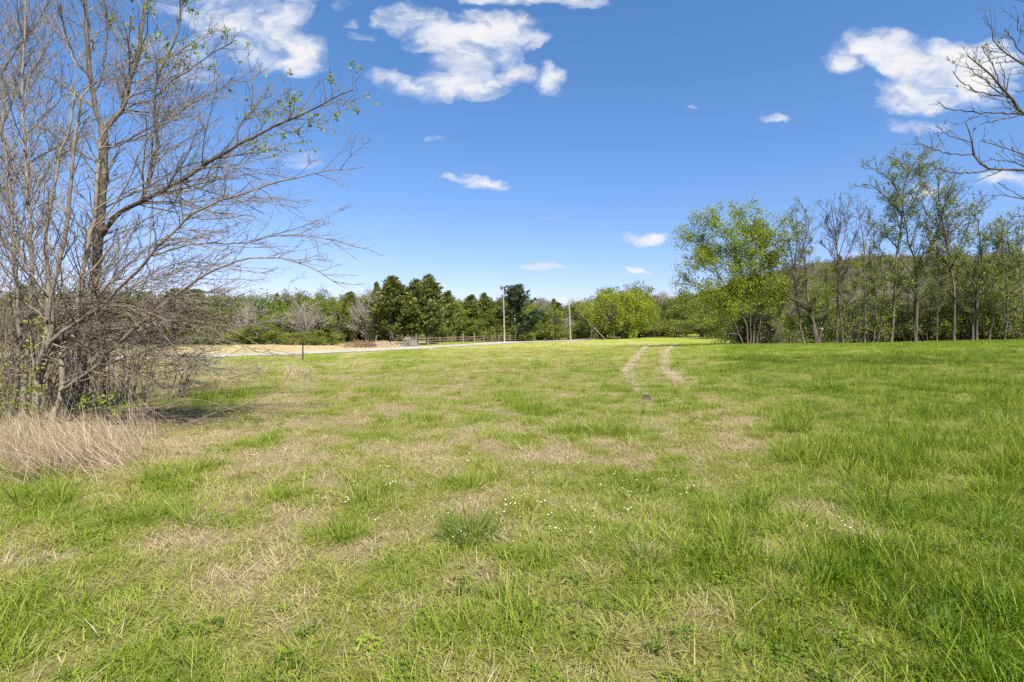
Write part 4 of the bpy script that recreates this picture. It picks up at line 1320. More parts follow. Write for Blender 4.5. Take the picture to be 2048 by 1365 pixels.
        bag = Bag(); bag.tubes(P0[4:] - b, R0[4:], 4); bag.tubes(P1 - b, R1, 3); bag.tubes(P2 - b, R2, 3)
        cr = link('crown', bag.mesh('crown', M_twig_row if i % 2 else M_twig, True), root)
        dark = px == 2032
        lb = Bag(); leaves_on(lb, P2 - b, {True: 16, False: [6.5, 3.0, 4.5][i % 3]}[dark], .14, r, t0=0, spread=.12, aspect=.6)
        link('leaves', lb.mesh('leaves', M_green if dark else M_leaf_row), cr)


right_row()


def overhang_tree():
    r = np.random.default_rng(15)
    Y = 16.0
    b = px_base(2330, 780, Y)
    root = thing('tree', 'big tree outside the frame whose dark nearly bare branches hang into the upper corner', 'tree', b, None)
    T = lambda pts, a, c, dY=0.0, n=18: limb_pts(pts, Y, dY, a * .62 * S(Y), c * .8 * S(Y), n, .015, r)
    tr = [T([(2330, 780), (2322, 640), (2325, 500), (2318, 380), (2325, 240), (2335, 60), (2345, -200)], 22, 8, 0, 22)]
    seat(tr[0][0], b)
    li = [T([(2320, 420), (2230, 330), (2140, 270), (2048, 229), (2032, 206), (2013, 187), (1983, 152), (1964, 134), (1936, 115)], 12, 1.2, -.8, 24),
          T([(2045, 228), (2010, 226), (1955, 226), (1899, 219), (1874, 203)], 3.0, .8), T([(2016, 192), (1983, 191), (1948, 180), (1913, 155), (1904, 141)], 2.6, .8), T([(2020, 196), (1990, 180), (1967, 159), (1945, 143), (1931, 124)], 2.6, .8),
          T([(2000, 172), (1990, 140), (1975, 115), (1962, 92)], 2, .7), T([(2010, 185), (2008, 150), (1998, 125)], 1.8, .7), T([(2045, 231), (2000, 240), (1958, 249)], 2, .7),
          T([(2325, 300), (2230, 210), (2130, 160), (2048, 129), (2036, 120), (2009, 106), (1985, 78), (1983, 57)], 9, .9, -.5, 22), T([(2040, 122), (2020, 124), (1990, 127)], 1.4, .6), T([(2009, 106), (1985, 104), (1962, 98)], 1.2, .6),
          T([(2110, 150), (2048, 110), (2025, 80), (2011, 59)], 3, .8), T([(2320, 200), (2200, 120), (2100, 70), (2040, 62), (2035, 40)], 6, .9), T([(2300, 120), (2180, 40), (2080, 10), (2046, 5)], 5, 1),
          T([(2320, 470), (2230, 390), (2150, 350), (2048, 341), (1976, 337), (1955, 320), (1946, 300), (1941, 271), (1930, 245)], 10, 1.0, -.5, 24),
          T([(1985, 338), (1950, 345), (1911, 346), (1880, 340), (1856, 326)], 3.2, .9), T([(1948, 308), (1925, 310), (1900, 308), (1865, 298), (1834, 286)], 2.4, .7), T([(2100, 345), (2048, 311), (1996, 293), (1960, 282)], 3, .8), T([(1944, 285), (1920, 278), (1895, 270), (1872, 250)], 1.8, .7),
          T([(2060, 340), (2030, 325), (1990, 320), (1965, 325)], 2.2, .7),
          T([(2318, 520), (2220, 440), (2130, 405), (2048, 397), (2010, 392), (1988, 391)], 7, .9, -.4), T([(2100, 405), (2060, 425), (2040, 433), (2015, 433)], 2.4, .8), T([(2048, 397), (2020, 380), (1998, 365)], 1.5, .6)]
    lv = [dict(dens=3.2, t0=.2, L=.6, Lp=.5, ang=(20, 50), n=8, rr=.5, rmin=.0085, wob=.09, up=.05, rmax=.02, sides=4),
          dict(dens=4.0, t0=.15, L=.40, Lp=.55, ang=(20, 50), n=6, rr=.7, rmin=.0065, wob=.11, up=.05, sides=3)]
    lf = [dict(src=2, per_m=6, size=.06, spread=.02, droop=.5, clump=2, frac=.5, t0=.6)]
    finish_tree(root, b, tr, li, lv, M_bark_ovr, M_twig_dark, lf, M_leaf_sparse, r, 10)


M_bark_ovr = bark_mat('bark_overhang', (.04, .033, .028), (.13, .105, .085), 5, .8, (1, 1, .4), (.22, .18, .14), .04)
overhang_tree()

# ------------------------------------------------------------------ the wood behind the lane: tree kinds
def proto_cedar(seed, H=10.0, Rm=3.0, base=.14, sharp=.8, spray=.36, n_br=210, fuzz=.5, top_pts=1):
    r = np.random.default_rng(seed)
    tb = Bag()
    P = spline([(0, 0, -.1), (r.normal(0, .1), r.normal(0, .1), H * .5), (r.normal(0, .12), r.normal(0, .12), H * .97)], 12)
    tb.tubes(P[None], np.linspace(.19, .03, 12)[None], 7)
    s = base + (1 - base) * r.uniform(0, 1, n_br) ** .85
    a = r.uniform(0, 2 * PI, n_br)
    prof = ((1 - s) / (1 - base)) ** sharp * (.35 + .65 * sstep(base - .12, base + .16, s)) + .05
    lump = 1 + .38 * (vnoise(a * 1.6 + seed, s * 7, seed) - .5) * 2 * fuzz
    Ln = Rm * prof * lump * r.uniform(.6, 1.08, n_br)
    st = np.stack([np.interp(s * H, P[:, 2], P[:, 0]), np.interp(s * H, P[:, 2], P[:, 1]), s * H], 1)
    d = np.stack([np.cos(a), np.sin(a), .25 + .6 * s], 1); d = nrm(d)
    B = np.empty((n_br, 6, 3)); B[:, 0] = st
    for k in range(1, 6):
        d = nrm(d + np.array([0, 0, .10])); B[:, k] = B[:, k - 1] + d * (Ln / 5)[:, None]
    tb.tubes(B, np.linspace(.03, .008, 6)[None] * np.ones((n_br, 1)), 3)
    lb = Bag()
    S1, _ = grow(B, np.full((n_br, 6), .02), 4.5, .15, 1, .42, .5, ang=(20, 60), n=4, wob=.15, up=.10, r=r)
    for src, dn in ((B, 16), (S1, 15)):
        ln = np.linalg.norm(np.diff(src, axis=1), axis=-1).sum(1)
        idx = np.repeat(np.arange(len(src)), r.poisson(dn * ln))
        t = r.uniform(.25, 1, len(idx)); i, w = at_t(src[idx], t)
        p = src[idx, i] + (src[idx, i + 1] - src[idx, i]) * w[:, None] + r.normal(0, .05, (len(idx), 3))
        dd = nrm(src[idx, -1] - src[idx, 0]) + r.normal(0, .55, (len(idx), 3)) + np.array([0, 0, .3])
        sz = spray * r.uniform(.5, 1.2, len(idx))
        V, Q = leaf_quads(p, dd, sz, sz * .42, r)
        lb.add(V, Q, np.repeat(np.clip(r.normal(.5, .22, len(idx)), 0, 1), 4))
    return tb, lb


def proto_round(seed, H=10.0, Rx=3.4, low=.2, n_cl=70, per=75, leaf=.26, cr=.62, bare=0.0, flat=.85):
    """broad-leaved crown: leaf clumps carried by limbs through an uneven ellipsoid"""
    r = np.random.default_rng(seed)
    tb = Bag(); lb = Bag()
    cz = H * (low + (1 - low) * .5); rz = H * (1 - low) * .5
    c = []
    while len(c) < n_cl:
        q = r.normal(size=3); q /= np.linalg.norm(q); q *= r.uniform(.25, 1) ** .45
        a = math.atan2(q[1], q[0])
        lum = .72 + .5 * vnoise(np.array([a * 1.3 + seed]), np.array([q[2] * 2.0]), seed)[0]
        c.append((q[0] * Rx * lum, q[1] * Rx * lum, cz + q[2] * rz * (.85 + .3 * (lum - .72))))
    c = np.array(c)
    fork = H * max(.10, low * .8)
    for k in range(3):
        P = spline([(r.normal(0, .08), r.normal(0, .08), -.1), (r.normal(0, .2), r.normal(0, .2), fork), (r.normal(0, .5), r.normal(0, .5), H * .6), (r.normal(0, .9), r.normal(0, .9), H * .9)], 12)
        tb.tubes(P[None], np.linspace(.17, .03, 12)[None], 6)
    pol = []
    for q in c:
        z0 = fork + (q[2] - fork) * r.uniform(.15, .5)
        s0 = np.array([q[0] * .12, q[1] * .12, max(z0, .2)])
        mid = s0 * .45 + q * .55 + r.normal(0, .15, 3) + np.array([0, 0, -.15])
        pol.append(spline([s0, mid, q], 8))
    pol = np.stack(pol)
    tb.tubes(pol, (np.linspace(.055, .012, 8)[None] * np.ones((len(pol), 1))), 4)
    if bare > 0:
        P1, R1 = grow(pol, np.full(pol.shape[:2], .03), 3.2, .3, 1, .75, .5, ang=(20, 60), n=6, rr=.6, rmin=.014, wob=.12, up=.04, r=r)
        P2, R2 = grow(P1, R1, 3.4, .1, 1, .5, .5, ang=(20, 60), n=4, rr=.7, rmin=.011, wob=.12, up=.04, r=r)
        tb.tubes(P1, R1, 3); tb.tubes(P2, R2, 3)
    npc = r.poisson(per * (1 - bare), len(c))
    idx = np.repeat(np.arange(len(c)), npc)
    if len(idx):
        rad = cr * r.uniform(.6, 1.35, len(c))
        off = r.normal(size=(len(idx), 3)) * np.array([1, 1, flat]) * (rad[idx] * .62)[:, None]
        p = c[idx] + off
        p[:, 2] = np.maximum(p[:, 2], .05)
        d = nrm(off) * .5 + r.normal(0, .7, (len(idx), 3)) + np.array([0, 0, .1])
        sz = leaf * r.uniform(.55, 1.25, len(idx))
        V, Q = leaf_quads(p, d, sz, sz * .62, r, np.array([0, 0, .6]))
        ct = r.normal(.5, .16, len(c))
        lb.add(V, Q, np.repeat(np.clip(ct[idx] + r.normal(0, .14, len(idx)), 0, 1), 4))
    return tb, lb


PROTO = {}


def reg(kind, seed, bags, mt, ml, H):
    tb, lb = bags
    PROTO.setdefault(kind, []).append((tb.mesh('trunk', mt, True), lb.mesh('crown', ml), H))


for s_ in range(3):
    reg('cedar', s_, proto_cedar(20 + s_, 10, 3.1 + .3 * s_, .11 + .03 * s_, .72 + .06 * s_), M_bark_far, M_cedar, 10)
reg('wide_cedar', 0, proto_cedar(31, 10, 3.9, .16, .55, fuzz=1.3, n_br=190), M_bark_far, M_cedar, 10)
reg('wide_cedar', 1, proto_cedar(32, 10, 3.6, .10, .62, fuzz=1.3, n_br=180), M_bark_far, M_cedar, 10)
reg('pine', 0, proto_cedar(41, 10, 3.5, .10, .52, .4, 130, 1.7), M_bark_far, M_pine, 10)
for s_ in range(3):
    gb = proto_round(50 + s_, 10, 3.4, .02, 105, 75, .28)
    reg('green', s_, gb, M_bark_far, M_green, 10)
    PROTO.setdefault('brown', []).append((PROTO['green'][-1][0], None, 10))
for s_ in range(2):
    reg('bright', s_, proto_round(60 + s_, 10, 2.7, .18, 60, 75), M_bark_far, M_bright, 10)
    reg('yellow', s_, proto_round(64 + s_, 10, 3.2, .06, 85, 70, .24), M_bark_far, M_yellow, 10)
    reg('grey', s_, proto_round(70 + s_, 10, 3.6, .06, 80, 60, .2, bare=.90), M_twig_grey, M_brown, 10)
PROTO['brown'] = []
for s_ in range(2):
    reg('brown', s_, proto_round(76 + s_, 10, 3.3, .05, 95, 75, .26, bare=.30), M_twig_grey, M_brown, 10)
reg('bush', 0, proto_round(80, 6, 5.0, .0, 190, 95, .22, .62), M_bark_far, M_bush, 6)
reg('low', 0, proto_round(83, 4, 2.6, .0, 60, 70, .22, .6), M_bark_far, M_green, 4)
reg('low', 1, proto_round(84, 4, 2.6, .0, 60, 70, .22, .6), M_bark_far, M_green, 4)


def plant(kind, px, base_py, top_py, wpx, Y, label, group, cat='tree', name='tree', var=None, rz=None, r=np.random.default_rng(77)):
    lst = PROTO[kind]
    tm, cm, H = lst[r.integers(0, len(lst)) if var is None else var]
    x = (px - 1024) * Y / F
    z = g1(x, Y)
    zt = EYE + (HZ - top_py + (6 if top_py < 630 else 3)) * Y / F
    h = max(zt - z, 1.0)
    root = thing(name, label, cat, (x, Y, z), group)
    root.rotation_euler = (0, 0, r.uniform(0, 2 * PI) if rz is None else rz)
    co = np.empty(len(cm.vertices) * 3, np.float32); cm.vertices.foreach_get('co', co); co = co.reshape(-1, 3)
    wid = np.percentile(co[:, 0], 99) - np.percentile(co[:, 0], 1)
    sx = (wpx * Y / F) / wid
    root.scale = (sx, sx, h / (np.percentile(co[:, 2], 99.7)))
    link('trunk', tm, root)
    link('crown', cm, root)
    return root


def treeline():
    G = 'trees of the wood behind the lane'
    hid = 'dark olive tree in the wood across the lane, seen only through the bare twigs'
    for i, (px, top, w, k, Y) in enumerate([(-60, 585, 90, 'green', 88), (0, 590, 90, 'green', 90), (45, 580, 80, 'cedar', 92), (95, 588, 90, 'green', 88), (150, 584, 90, 'green', 92), (205, 590, 90, 'cedar', 86), (250, 586, 95, 'green', 90), (300, 592, 90, 'green', 86),
                                             (345, 586, 95, 'cedar', 88)]):
        plant(k, px, 700, top, w, Y, hid, 'olive trees of the wood behind the bare twigs')
    P = [(395, 586, 100, 'wide_cedar', 86, 'dark olive evergreen across the lane where the bare twigs thin out'), (448, 588, 95, 'green', 84, 'rounded olive tree right of the thickest bare twigs'),
         (492, 604, 70, 'grey', 80, 'dull grey-green half-bare tree across the lane beside the rounded olive tree'),
         (533, 590, 75, 'bright', 98, 'fresh green rounded tree rising behind the olive trees'), (560, 628, 90, 'yellow', 82, 'pale yellow-green budding tree across the lane near the dark metal post'),
         (520, 650, 70, 'green', 78, 'low dark green tree under the pale yellow-green one'), (612, 606, 90, 'grey', 80, 'grey leafless tree directly behind the dark metal post'), (640, 640, 70, 'wide_cedar', 82, 'low bushy evergreen at the edge of the straw strip'),
         (646, 580, 34, 'bright', 104, 'small bright green tree top poking above the wood'), (672, 600, 60, 'yellow', 96, 'narrow yellow-green tree beside the grey leafless crown'), (700, 592, 60, 'cedar', 100, 'slim dark cedar behind the spreading leafless tree'),
         (733, 580, 86, 'grey', 86, 'spreading silver-grey leafless tree next to the tall dark cedars'), (752, 572, 34, 'cedar', 102, 'narrow cedar tip behind the silver-grey tree'),
         (782, 560, 92, 'cedar', 86, 'tall cone-shaped dark cedar, the nearer of the twin cedars'), (834, 566, 72, 'cedar', 88, 'dark cedar between the cone-shaped cedar and its twin-topped neighbour'), (856, 558, 74, 'cedar', 90, 'tall twin-topped cedar above the start of the rail fence'),
         (893, 590, 64, 'wide_cedar', 100, 'shorter rounded cedar behind the rail fence, beside the twin-topped cedar'), (918, 606, 60, 'yellow', 106, 'yellow-green tree among the cedars behind the fence'), (940, 598, 70, 'wide_cedar', 108, 'dark evergreen behind the gate posts'),
         (972, 594, 52, 'cedar', 110, 'pointed dark evergreen just left of the first utility pole'), (948, 640, 60, 'green', 104, 'low dark green tree behind the gate posts'),
         (1030, 576, 78, 'pine', 108, 'big blue-black broad-topped evergreen beside the first utility pole'), (1000, 628, 60, 'wide_cedar', 106, 'low dark evergreen at the foot of the first utility pole'),
         (1048, 624, 52, 'yellow', 112, 'yellow-green tree in front of the blue-black evergreen'), (1068, 616, 30, 'bright', 114, 'small lime-green tree right of the blue-black evergreen'),
         (1090, 602, 60, 'brown', 126, 'brownish budding tree in the gap between the utility poles'), (1112, 612, 60, 'wide_cedar', 128, 'dark evergreen in the gap between the utility poles'), (1082, 640, 60, 'green', 118, 'low green tree behind the fence between the utility poles'),
         (1128, 634, 60, 'grey', 120, 'pale leafless tree just left of the second utility pole'), (1155, 606, 60, 'green', 130, 'dull green tree just right of the second utility pole'), (1180, 600, 56, 'brown', 132, 'brown budding tree behind the big round yellow-green bush'),
         (1160, 644, 60, 'low', 122, 'low leafy bush behind the end of the fence'), (1105, 652, 70, 'low', 116, 'low green bush behind the middle of the fence'),
         (1272, 572, 74, 'green', 134, 'green tree rising above the big round yellow-green bush'), (1222, 580, 60, 'bright', 132, 'bluish-green crown behind the top of the round bush'), (1318, 590, 60, 'brown', 150, 'brown budding tree right of the round bush'), (1338, 606, 70, 'green', 140, 'olive tree right of the round bush'),
         (1372, 596, 60, 'green', 128, 'olive tree half hidden by the leafy many-stemmed tree'), (1352, 642, 76, 'low', 124, 'low dark bush at the far end of the mown grass'), (1402, 632, 80, 'green', 112, 'dark green tree behind the left side of the leafy many-stemmed tree'),
         (1300, 640, 60, 'yellow', 128, 'yellow-green tree tucked behind the right side of the round bush'), (1440, 640, 80, 'low', 100, 'dark low bush in the shade behind the leafy many-stemmed tree'), (1470, 610, 90, 'green', 120, 'olive tree seen between the stems of the leafy tree')]
    for (px, top, w, k, Y, lab) in P:
        low = k == 'low'
        plant(k, px, 690, top, w, Y, lab, G, 'bush' if low else 'tree', 'bush' if low else 'tree')
    for (px, top, w, Y, lab) in [(420, 656, 74, 80, 'low dark bush at the straw edge where the bare twigs thin out'), (470, 662, 60, 79, 'low bush at the straw edge below the rounded olive tree'), (500, 668, 50, 78, 'small low bush at the straw edge beside the low dark green tree'),
                             (548, 664, 60, 78, 'low green bush at the straw edge below the pale yellow-green tree'), (588, 668, 54, 78, 'low bush just left of the dark metal post'), (630, 664, 56, 79, 'low bush just right of the dark metal post'), (664, 668, 50, 82, 'low bush at the end of the straw strip'),
                             (884, 652, 50, 98, 'low bush behind the first fence section'), (985, 656, 60, 104, 'low bush behind the fence by the first utility pole'), (1045, 654, 60, 110, 'low bush behind the fence right of the first utility pole')]:
        plant('low', px, 690, top, w, Y, lab, 'low bushes along the edge of the wood', 'bush', 'bush')
    plant('bush', 1243, 678, 588, 128, 116, 'big round yellow-green bush at the end of the fence', None, 'bush', 'bush')
    # right of the row, in the dip behind it
    for i, (px, top, w, k, Y) in enumerate([(1530, 600, 90, 'green', 118), (1580, 596, 80, 'brown', 128), (1640, 604, 80, 'green', 126), (1700, 590, 80, 'brown', 134), (1755, 594, 90, 'green', 130), (1815, 588, 90, 'brown', 128), (1870, 592, 90, 'green', 132), (1930, 584, 90, 'brown', 126), (1990, 590, 90, 'green', 124), (2050, 582, 90, 'brown', 128)]):
        plant(k, px, 680, top, w, Y, 'budding tree at the foot of the hill, seen through the trunks of the row', 'trees at the foot of the hill behind the row')


treeline()


def woods():
    r = np.random.default_rng(303)
    kinds = [('cedar', 0), ('cedar', 1), ('wide_cedar', 0), ('green', 0), ('green', 1), ('green', 2), ('yellow', 0), ('brown', 0), ('brown', 1), ('bright', 0), ('grey', 0), ('grey', 1)]
    # instanced crowns need one mesh each: crown and limbs joined
    pr = []
    for k, i in kinds:
        tm, cm, H = PROTO[k][i]
        V, Fq, ti, mi, nv = [], [], [], [], 0
        for j, me in enumerate((tm, cm)):
            co = np.empty(len(me.vertices) * 3, np.float32); me.vertices.foreach_get('co', co); co = co.reshape(-1, 3)
            lp = np.empty(len(me.loops), np.int32); me.loops.foreach_get('vertex_index', lp)
            t = np.empty(len(co), np.float32); me.attributes['tint'].data.foreach_get('value', t)
            V.append(co); Fq.append(lp.reshape(-1, 4) + nv); ti.append(t); nv += len(co); mi.append(np.full(len(lp) // 4, j))
        me = mesh_np('wood_tree', np.concatenate(V), Fq, None, False, {'tint': ('FLOAT', np.concatenate(ti))})
        me.materials.append(tm.materials[0]); me.materials.append(cm.materials[0])
        me.polygons.foreach_set('material_index', np.concatenate(mi).astype(np.int32))
        pr.append(me)

    def put(name, X, Y, hgt, wts, label):
        idx = r.choice(len(kinds), len(X), p=np.array(wts) / sum(wts))
        h = hgt * r.uniform(.6, 1.3, len(X)) / 10
        w = h * r.uniform(.9, 1.25, len(X))
        scatter(name, pr, X, Y, r.uniform(0, 2 * PI, len(X)), np.stack([w, w, h], 1), idx, np.full(len(X), .5), tilt=.02, label=label)
    # backing wood behind the first line of trees
    xs, ys = [], []
    for (x0, x1, y0, y1, n) in [(-150, -30, 92, 135, 170), (-40, 10, 108, 160, 90), (-10, 45, 132, 185, 110), (30, 75, 140, 190, 90), (-170, 90, 170, 230, 160)]:
        xs.append(r.uniform(x0, x1, n)); ys.append(r.uniform(y0, y1, n))
    X, Y = np.concatenate(xs), np.concatenate(ys)
    put('woods', X, Y, 9.0, [2, 2, 2, 5, 5, 5, 3, 2, 2, 1.5, .6, .6], 'mixed wood of cedars and budding trees behind the lane')
    X = r.uniform(55, 380, 3000); Y = r.uniform(150, 310, 3000)
    k = hill(X, Y) > 2.0
    X, Y = X[k], Y[k]
    put('hillside_woods', X, Y, 9.5, [.4, .4, .4, 3.5, 3.5, 3.5, 2.0, 5, 5, .5, 2.0, 2.0], 'brown and green budding wood covering the hill behind the row')

    # undergrowth filling the row between the trunks
    keep = [(PROTO['low'][0], M_green), (PROTO['low'][1], M_brown), (PROTO['low'][0], M_yellow)]
    pm = []
    for (tm, cm, H), mt in keep:
        me = cm.copy(); me.materials.clear(); me.materials.append(mt); pm.append(me)
    X = r.uniform(22, 62, 260); Y = 47.5 - .14 * (X - 20) + np.abs(r.normal(0, 4.5, 260)) + .5
    px = 1024 + F * X / Y
    k = ~((px > 1555) & (px < 1730) & (r.uniform(0, 1, 260) < .75)) & (px > 1470)
    X, Y = X[k], Y[k]
    s_ = r.uniform(.28, .62, len(X))
    scatter('undergrowth', pm, X, Y, r.uniform(0, 2 * PI, len(X)), np.stack([s_, s_, s_ * r.uniform(.8, 1.3, len(X))], 1), r.integers(0, 3, len(X)), np.full(len(X), .5), tilt=.05, label='low leafy undergrowth between the trunks of the row')


woods()

# ------------------------------------------------------------------ fence, poles and small things
M_rail = bark_mat('weathered_rail', (.085, .06, .04), (.20, .145, .095), 3, .3, (1, 1, 1))
M_postw = bark_mat('fence_post_wood', (.14, .105, .07), (.28, .22, .155), 3, .3, (1, 1, .3))
M_pole = bark_mat('pole_wood', (.18, .155, .12), (.33, .295, .24), 2, .3, (1, 1, .12))
M_pole_dark = bark_mat('pole_wood_dark', (.16, .15, .12), (.30, .28, .23), 2, .3, (1, 1, .12))
M_metal = plain_mat('dark_metal', (.012, .013, .012), (.03, .03, .028), 8, None, bump=.1)
M_grey = plain_mat('grey_fitting', (.22, .22, .22), (.33, .33, .33), 5, None, bump=0)
M_guard = plain_mat('pale_guard', (.42, .38, .26), (.52, .47, .33), 4, None, bump=0)
M_white = plain_mat('white_tag', (.78, .78, .74), (.84, .84, .80), 4, None, bump=0)


def box_mesh(name, sx, sy, sz, mat, bev=.12, z0=0.0):
    """box standing on z0 with chamfered long edges"""
    b = min(sx, sy) * bev
    hx, hy = sx / 2, sy / 2
    prof = [(-hx + b, -hy), (hx - b, -hy), (hx, -hy + b), (hx, hy - b), (hx - b, hy), (-hx + b, hy), (-hx, hy - b), (-hx, -hy + b)]
    V = [(x, y, z0) for x, y in prof] + [(x, y, z0 + sz) for x, y in prof]
    me = bpy.data.meshes.new(name)
    me.from_pydata(V, [], [tuple(range(7, -1, -1)), tuple(range(8, 16))] + [(i, (i + 1) % 8, 8 + (i + 1) % 8, 8 + i) for i in range(8)])
    me.materials.append(mat)
    return me


post_me = box_mesh('post', .11, .11, 1.6, M_postw, .15, -.2)
gpost_me = box_mesh('gate_post', .2, .2, 2.1, M_postw, .15, -.2)
rail_me = box_mesh('rail', .05, .12, 1.0, M_rail, .2, 0)      # unit rail along z, laid between posts
tag_me = box_mesh('tag', .22, .03, .22, M_white, .1, 0)


def fence(label, path, spacing, ends=(), tags=()):
    c = spline(np.array(path), 200)
    L_ = np.concatenate([[0], np.cumsum(np.linalg.norm(np.diff(c, axis=0), axis=1))])
    n = max(2, int(round(L_[-1] / spacing)))
    u = np.linspace(0, L_[-1], n + 1)
    pts = np.stack([np.interp(u, L_, c[:, 0]), np.interp(u, L_, c[:, 1])], 1)
    z = gz(pts[:, 0], pts[:, 1])
    base = Vector((pts[0, 0], pts[0, 1], z[0]))
    root = thing('rail_fence', label, 'fence', base, 'brown rail fence sections along the lane')
    r = np.random.default_rng(n)
    for i in range(n + 1):
        o = link('post', gpost_me if i in ends or i - n - 1 in ends else post_me, root, Vector((pts[i, 0], pts[i, 1], z[i])) - base)
        o.rotation_euler = (r.normal(0, .015), r.normal(0, .015), math.atan2(*(pts[min(i + 1, n)] - pts[max(i - 1, 0)])[::-1]))
        if i in tags:
            link('tag', tag_me, o, (0, -.09, 1.05))
    for i in range(n):
        for h in (.38, .78, 1.18):
            a = Vector((pts[i, 0], pts[i, 1], z[i] + h + r.normal(0, .015))); b = Vector((pts[i + 1, 0], pts[i + 1, 1], z[i + 1] + h + r.normal(0, .015)))
            o = link('rail', rail_me, root, a - base)
            d = b - a
            o.rotation_euler = d.to_track_quat('Z', 'Y').to_euler()
            o.scale = (1, 1, d.length)


def fw(px, Y):
    return ((px - 1024) * Y / F, Y)


fence('weathered brown three-rail fence beginning below the twin-topped cedar', [fw(808, 83), fw(850, 86), fw(926, 91)], 2.6, (1, -1))
fence('long brown three-rail fence running away behind the utility poles to the round bush', [fw(948, 93), fw(990, 98), fw(1060, 113), fw(1130, 128), fw(1195, 138)], 2.6, (0,), (10, 21))


def gate():
    a = np.array([*fw(928.5, 91.2)]); b = np.array([*fw(946, 92.9)])
    za, zb = g1(*a), g1(*b)
    base = Vector((a[0], a[1], za))
    root = thing('gate', 'low brown rail gate closing the gap between the two fence sections', 'gate', base)
    for h in (.3, .62, .94, 1.2):
        p = Vector((a[0], a[1], za + h)); q = Vector((b[0], b[1], zb + h))
        o = link('rail', rail_me, root, p - base); o.rotation_euler = (q - p).to_track_quat('Z', 'Y').to_euler(); o.scale = (.8, .7, (q - p).length)
    p = Vector((a[0], a[1], za + .3)); q = Vector((b[0], b[1], zb + 1.2))
    o = link('brace', rail_me, root, p - base + Vector((0, -.05, 0))); o.rotation_euler = (q - p).to_track_quat('Z', 'Y').to_euler(); o.scale = (.8, .7, (q - p).length)


gate()


def cyl(P, R, sides, mat, name, cap=True):
    P = np.asarray(P, float); R = np.asarray(R, float)
    V, q = tubes(P[None], R[None], sides)
    fs = [q]
    if cap:
        V = np.vstack([V, P[-1][None]])
        k = np.arange(sides); o = (len(P) - 1) * sides
        fs.append(np.stack([o + k, o + (k + 1) % sides, np.full(sides, len(V) - 1)], 1))
    return mesh_np(name, V, fs, mat, True)


def pole(label, px, top_px, top_py, Y, mat, dark_top=0.0):
    x = (px - 1024) * Y / F; z = g1(x, Y)
    top = W(top_px, top_py, Y)
    base = np.array([x, Y, z])
    root = thing('utility_pole', label, 'utility pole', base, 'wooden utility poles beside the lane')
    t = top - base
    n = 12
    P = np.array([t * s for s in np.linspace(-.02, 1, n)])
    link('shaft', cyl(P, np.linspace(.16, .105, n), 14, mat, 'shaft'), root)
    # cap, insulator pins and a small bracket
    ins = cyl([(0, 0, 0), (0, 0, .12), (0, 0, .14), (0, 0, .26), (0, 0, .3)], [.03, .03, .07, .07, .02], 10, M_grey, 'insulator')
    link('insulator', ins, root, t + np.array([0, 0, -.02]))
    for zz in (.55, 1.1):
        arm = cyl([(0, 0, 0), (.25, -.05, .02), (.42, -.08, .12)], [.03, .028, .03], 8, M_grey, 'bracket')
        br = link('bracket', arm, root, t * (1 - zz / t[2]) + np.array([.1, -.05, 0]))
        link('insulator', ins, br, (.42, -.08, .1))
    tag = box_mesh('tag', .12, .02, .2, M_grey, .1, 0)
    link('tag', tag, root, t * (2.0 / t[2]) + np.array([0, -.165, 0]))
    return root, base, t


pole('tall pale utility pole in front of the blue-black evergreen', 1009, 1006.5, 578, 96, M_pole)
root_, base_, t_ = pole('utility pole with a slanting guy wire, further along the lane', 1141, 1138, 597, 106, M_pole)
# guy wire from the pole head down to its anchor, with a pale guard on the lower end
ax_, ay_ = fw(1213, 104); an_ = np.array([ax_, ay_, g1(ax_, ay_)])
p0_ = t_ * .93; p1_ = an_ - base_
gw_ = link('guy_wire', cyl(np.array([p0_ + (p1_ - p0_) * s for s in np.linspace(0, 1, 8)]), np.full(8, .012), 6, M_grey, 'guy_wire'), root_)
link('guard', cyl(np.array([p0_ + (p1_ - p0_) * s for s in np.linspace(.69, .995, 4)]), np.full(4, .035), 10, M_guard, 'guard'), gw_)

# dark metal post in the verge
gx_, gy_ = (606 - 1024) * 37 / F, 37.0
mp_ = thing('metal_post', 'lone thin dark metal post standing in the grass before the lane', 'post', (gx_, gy_, g1(gx_, gy_)))
link('shaft', box_mesh('shaft', .05, .06, 1.42, M_metal, .2, -.1), mp_)
link('flange', box_mesh('flange', .085, .014, 1.38, M_metal, .2, -.08), mp_, (0, -.036, 0))
for h_ in (.55, .8, 1.02):
    link('stud', box_mesh('stud', .05, .04, .05, M_metal, .2, 0), mp_, (.05, -.03, h_))


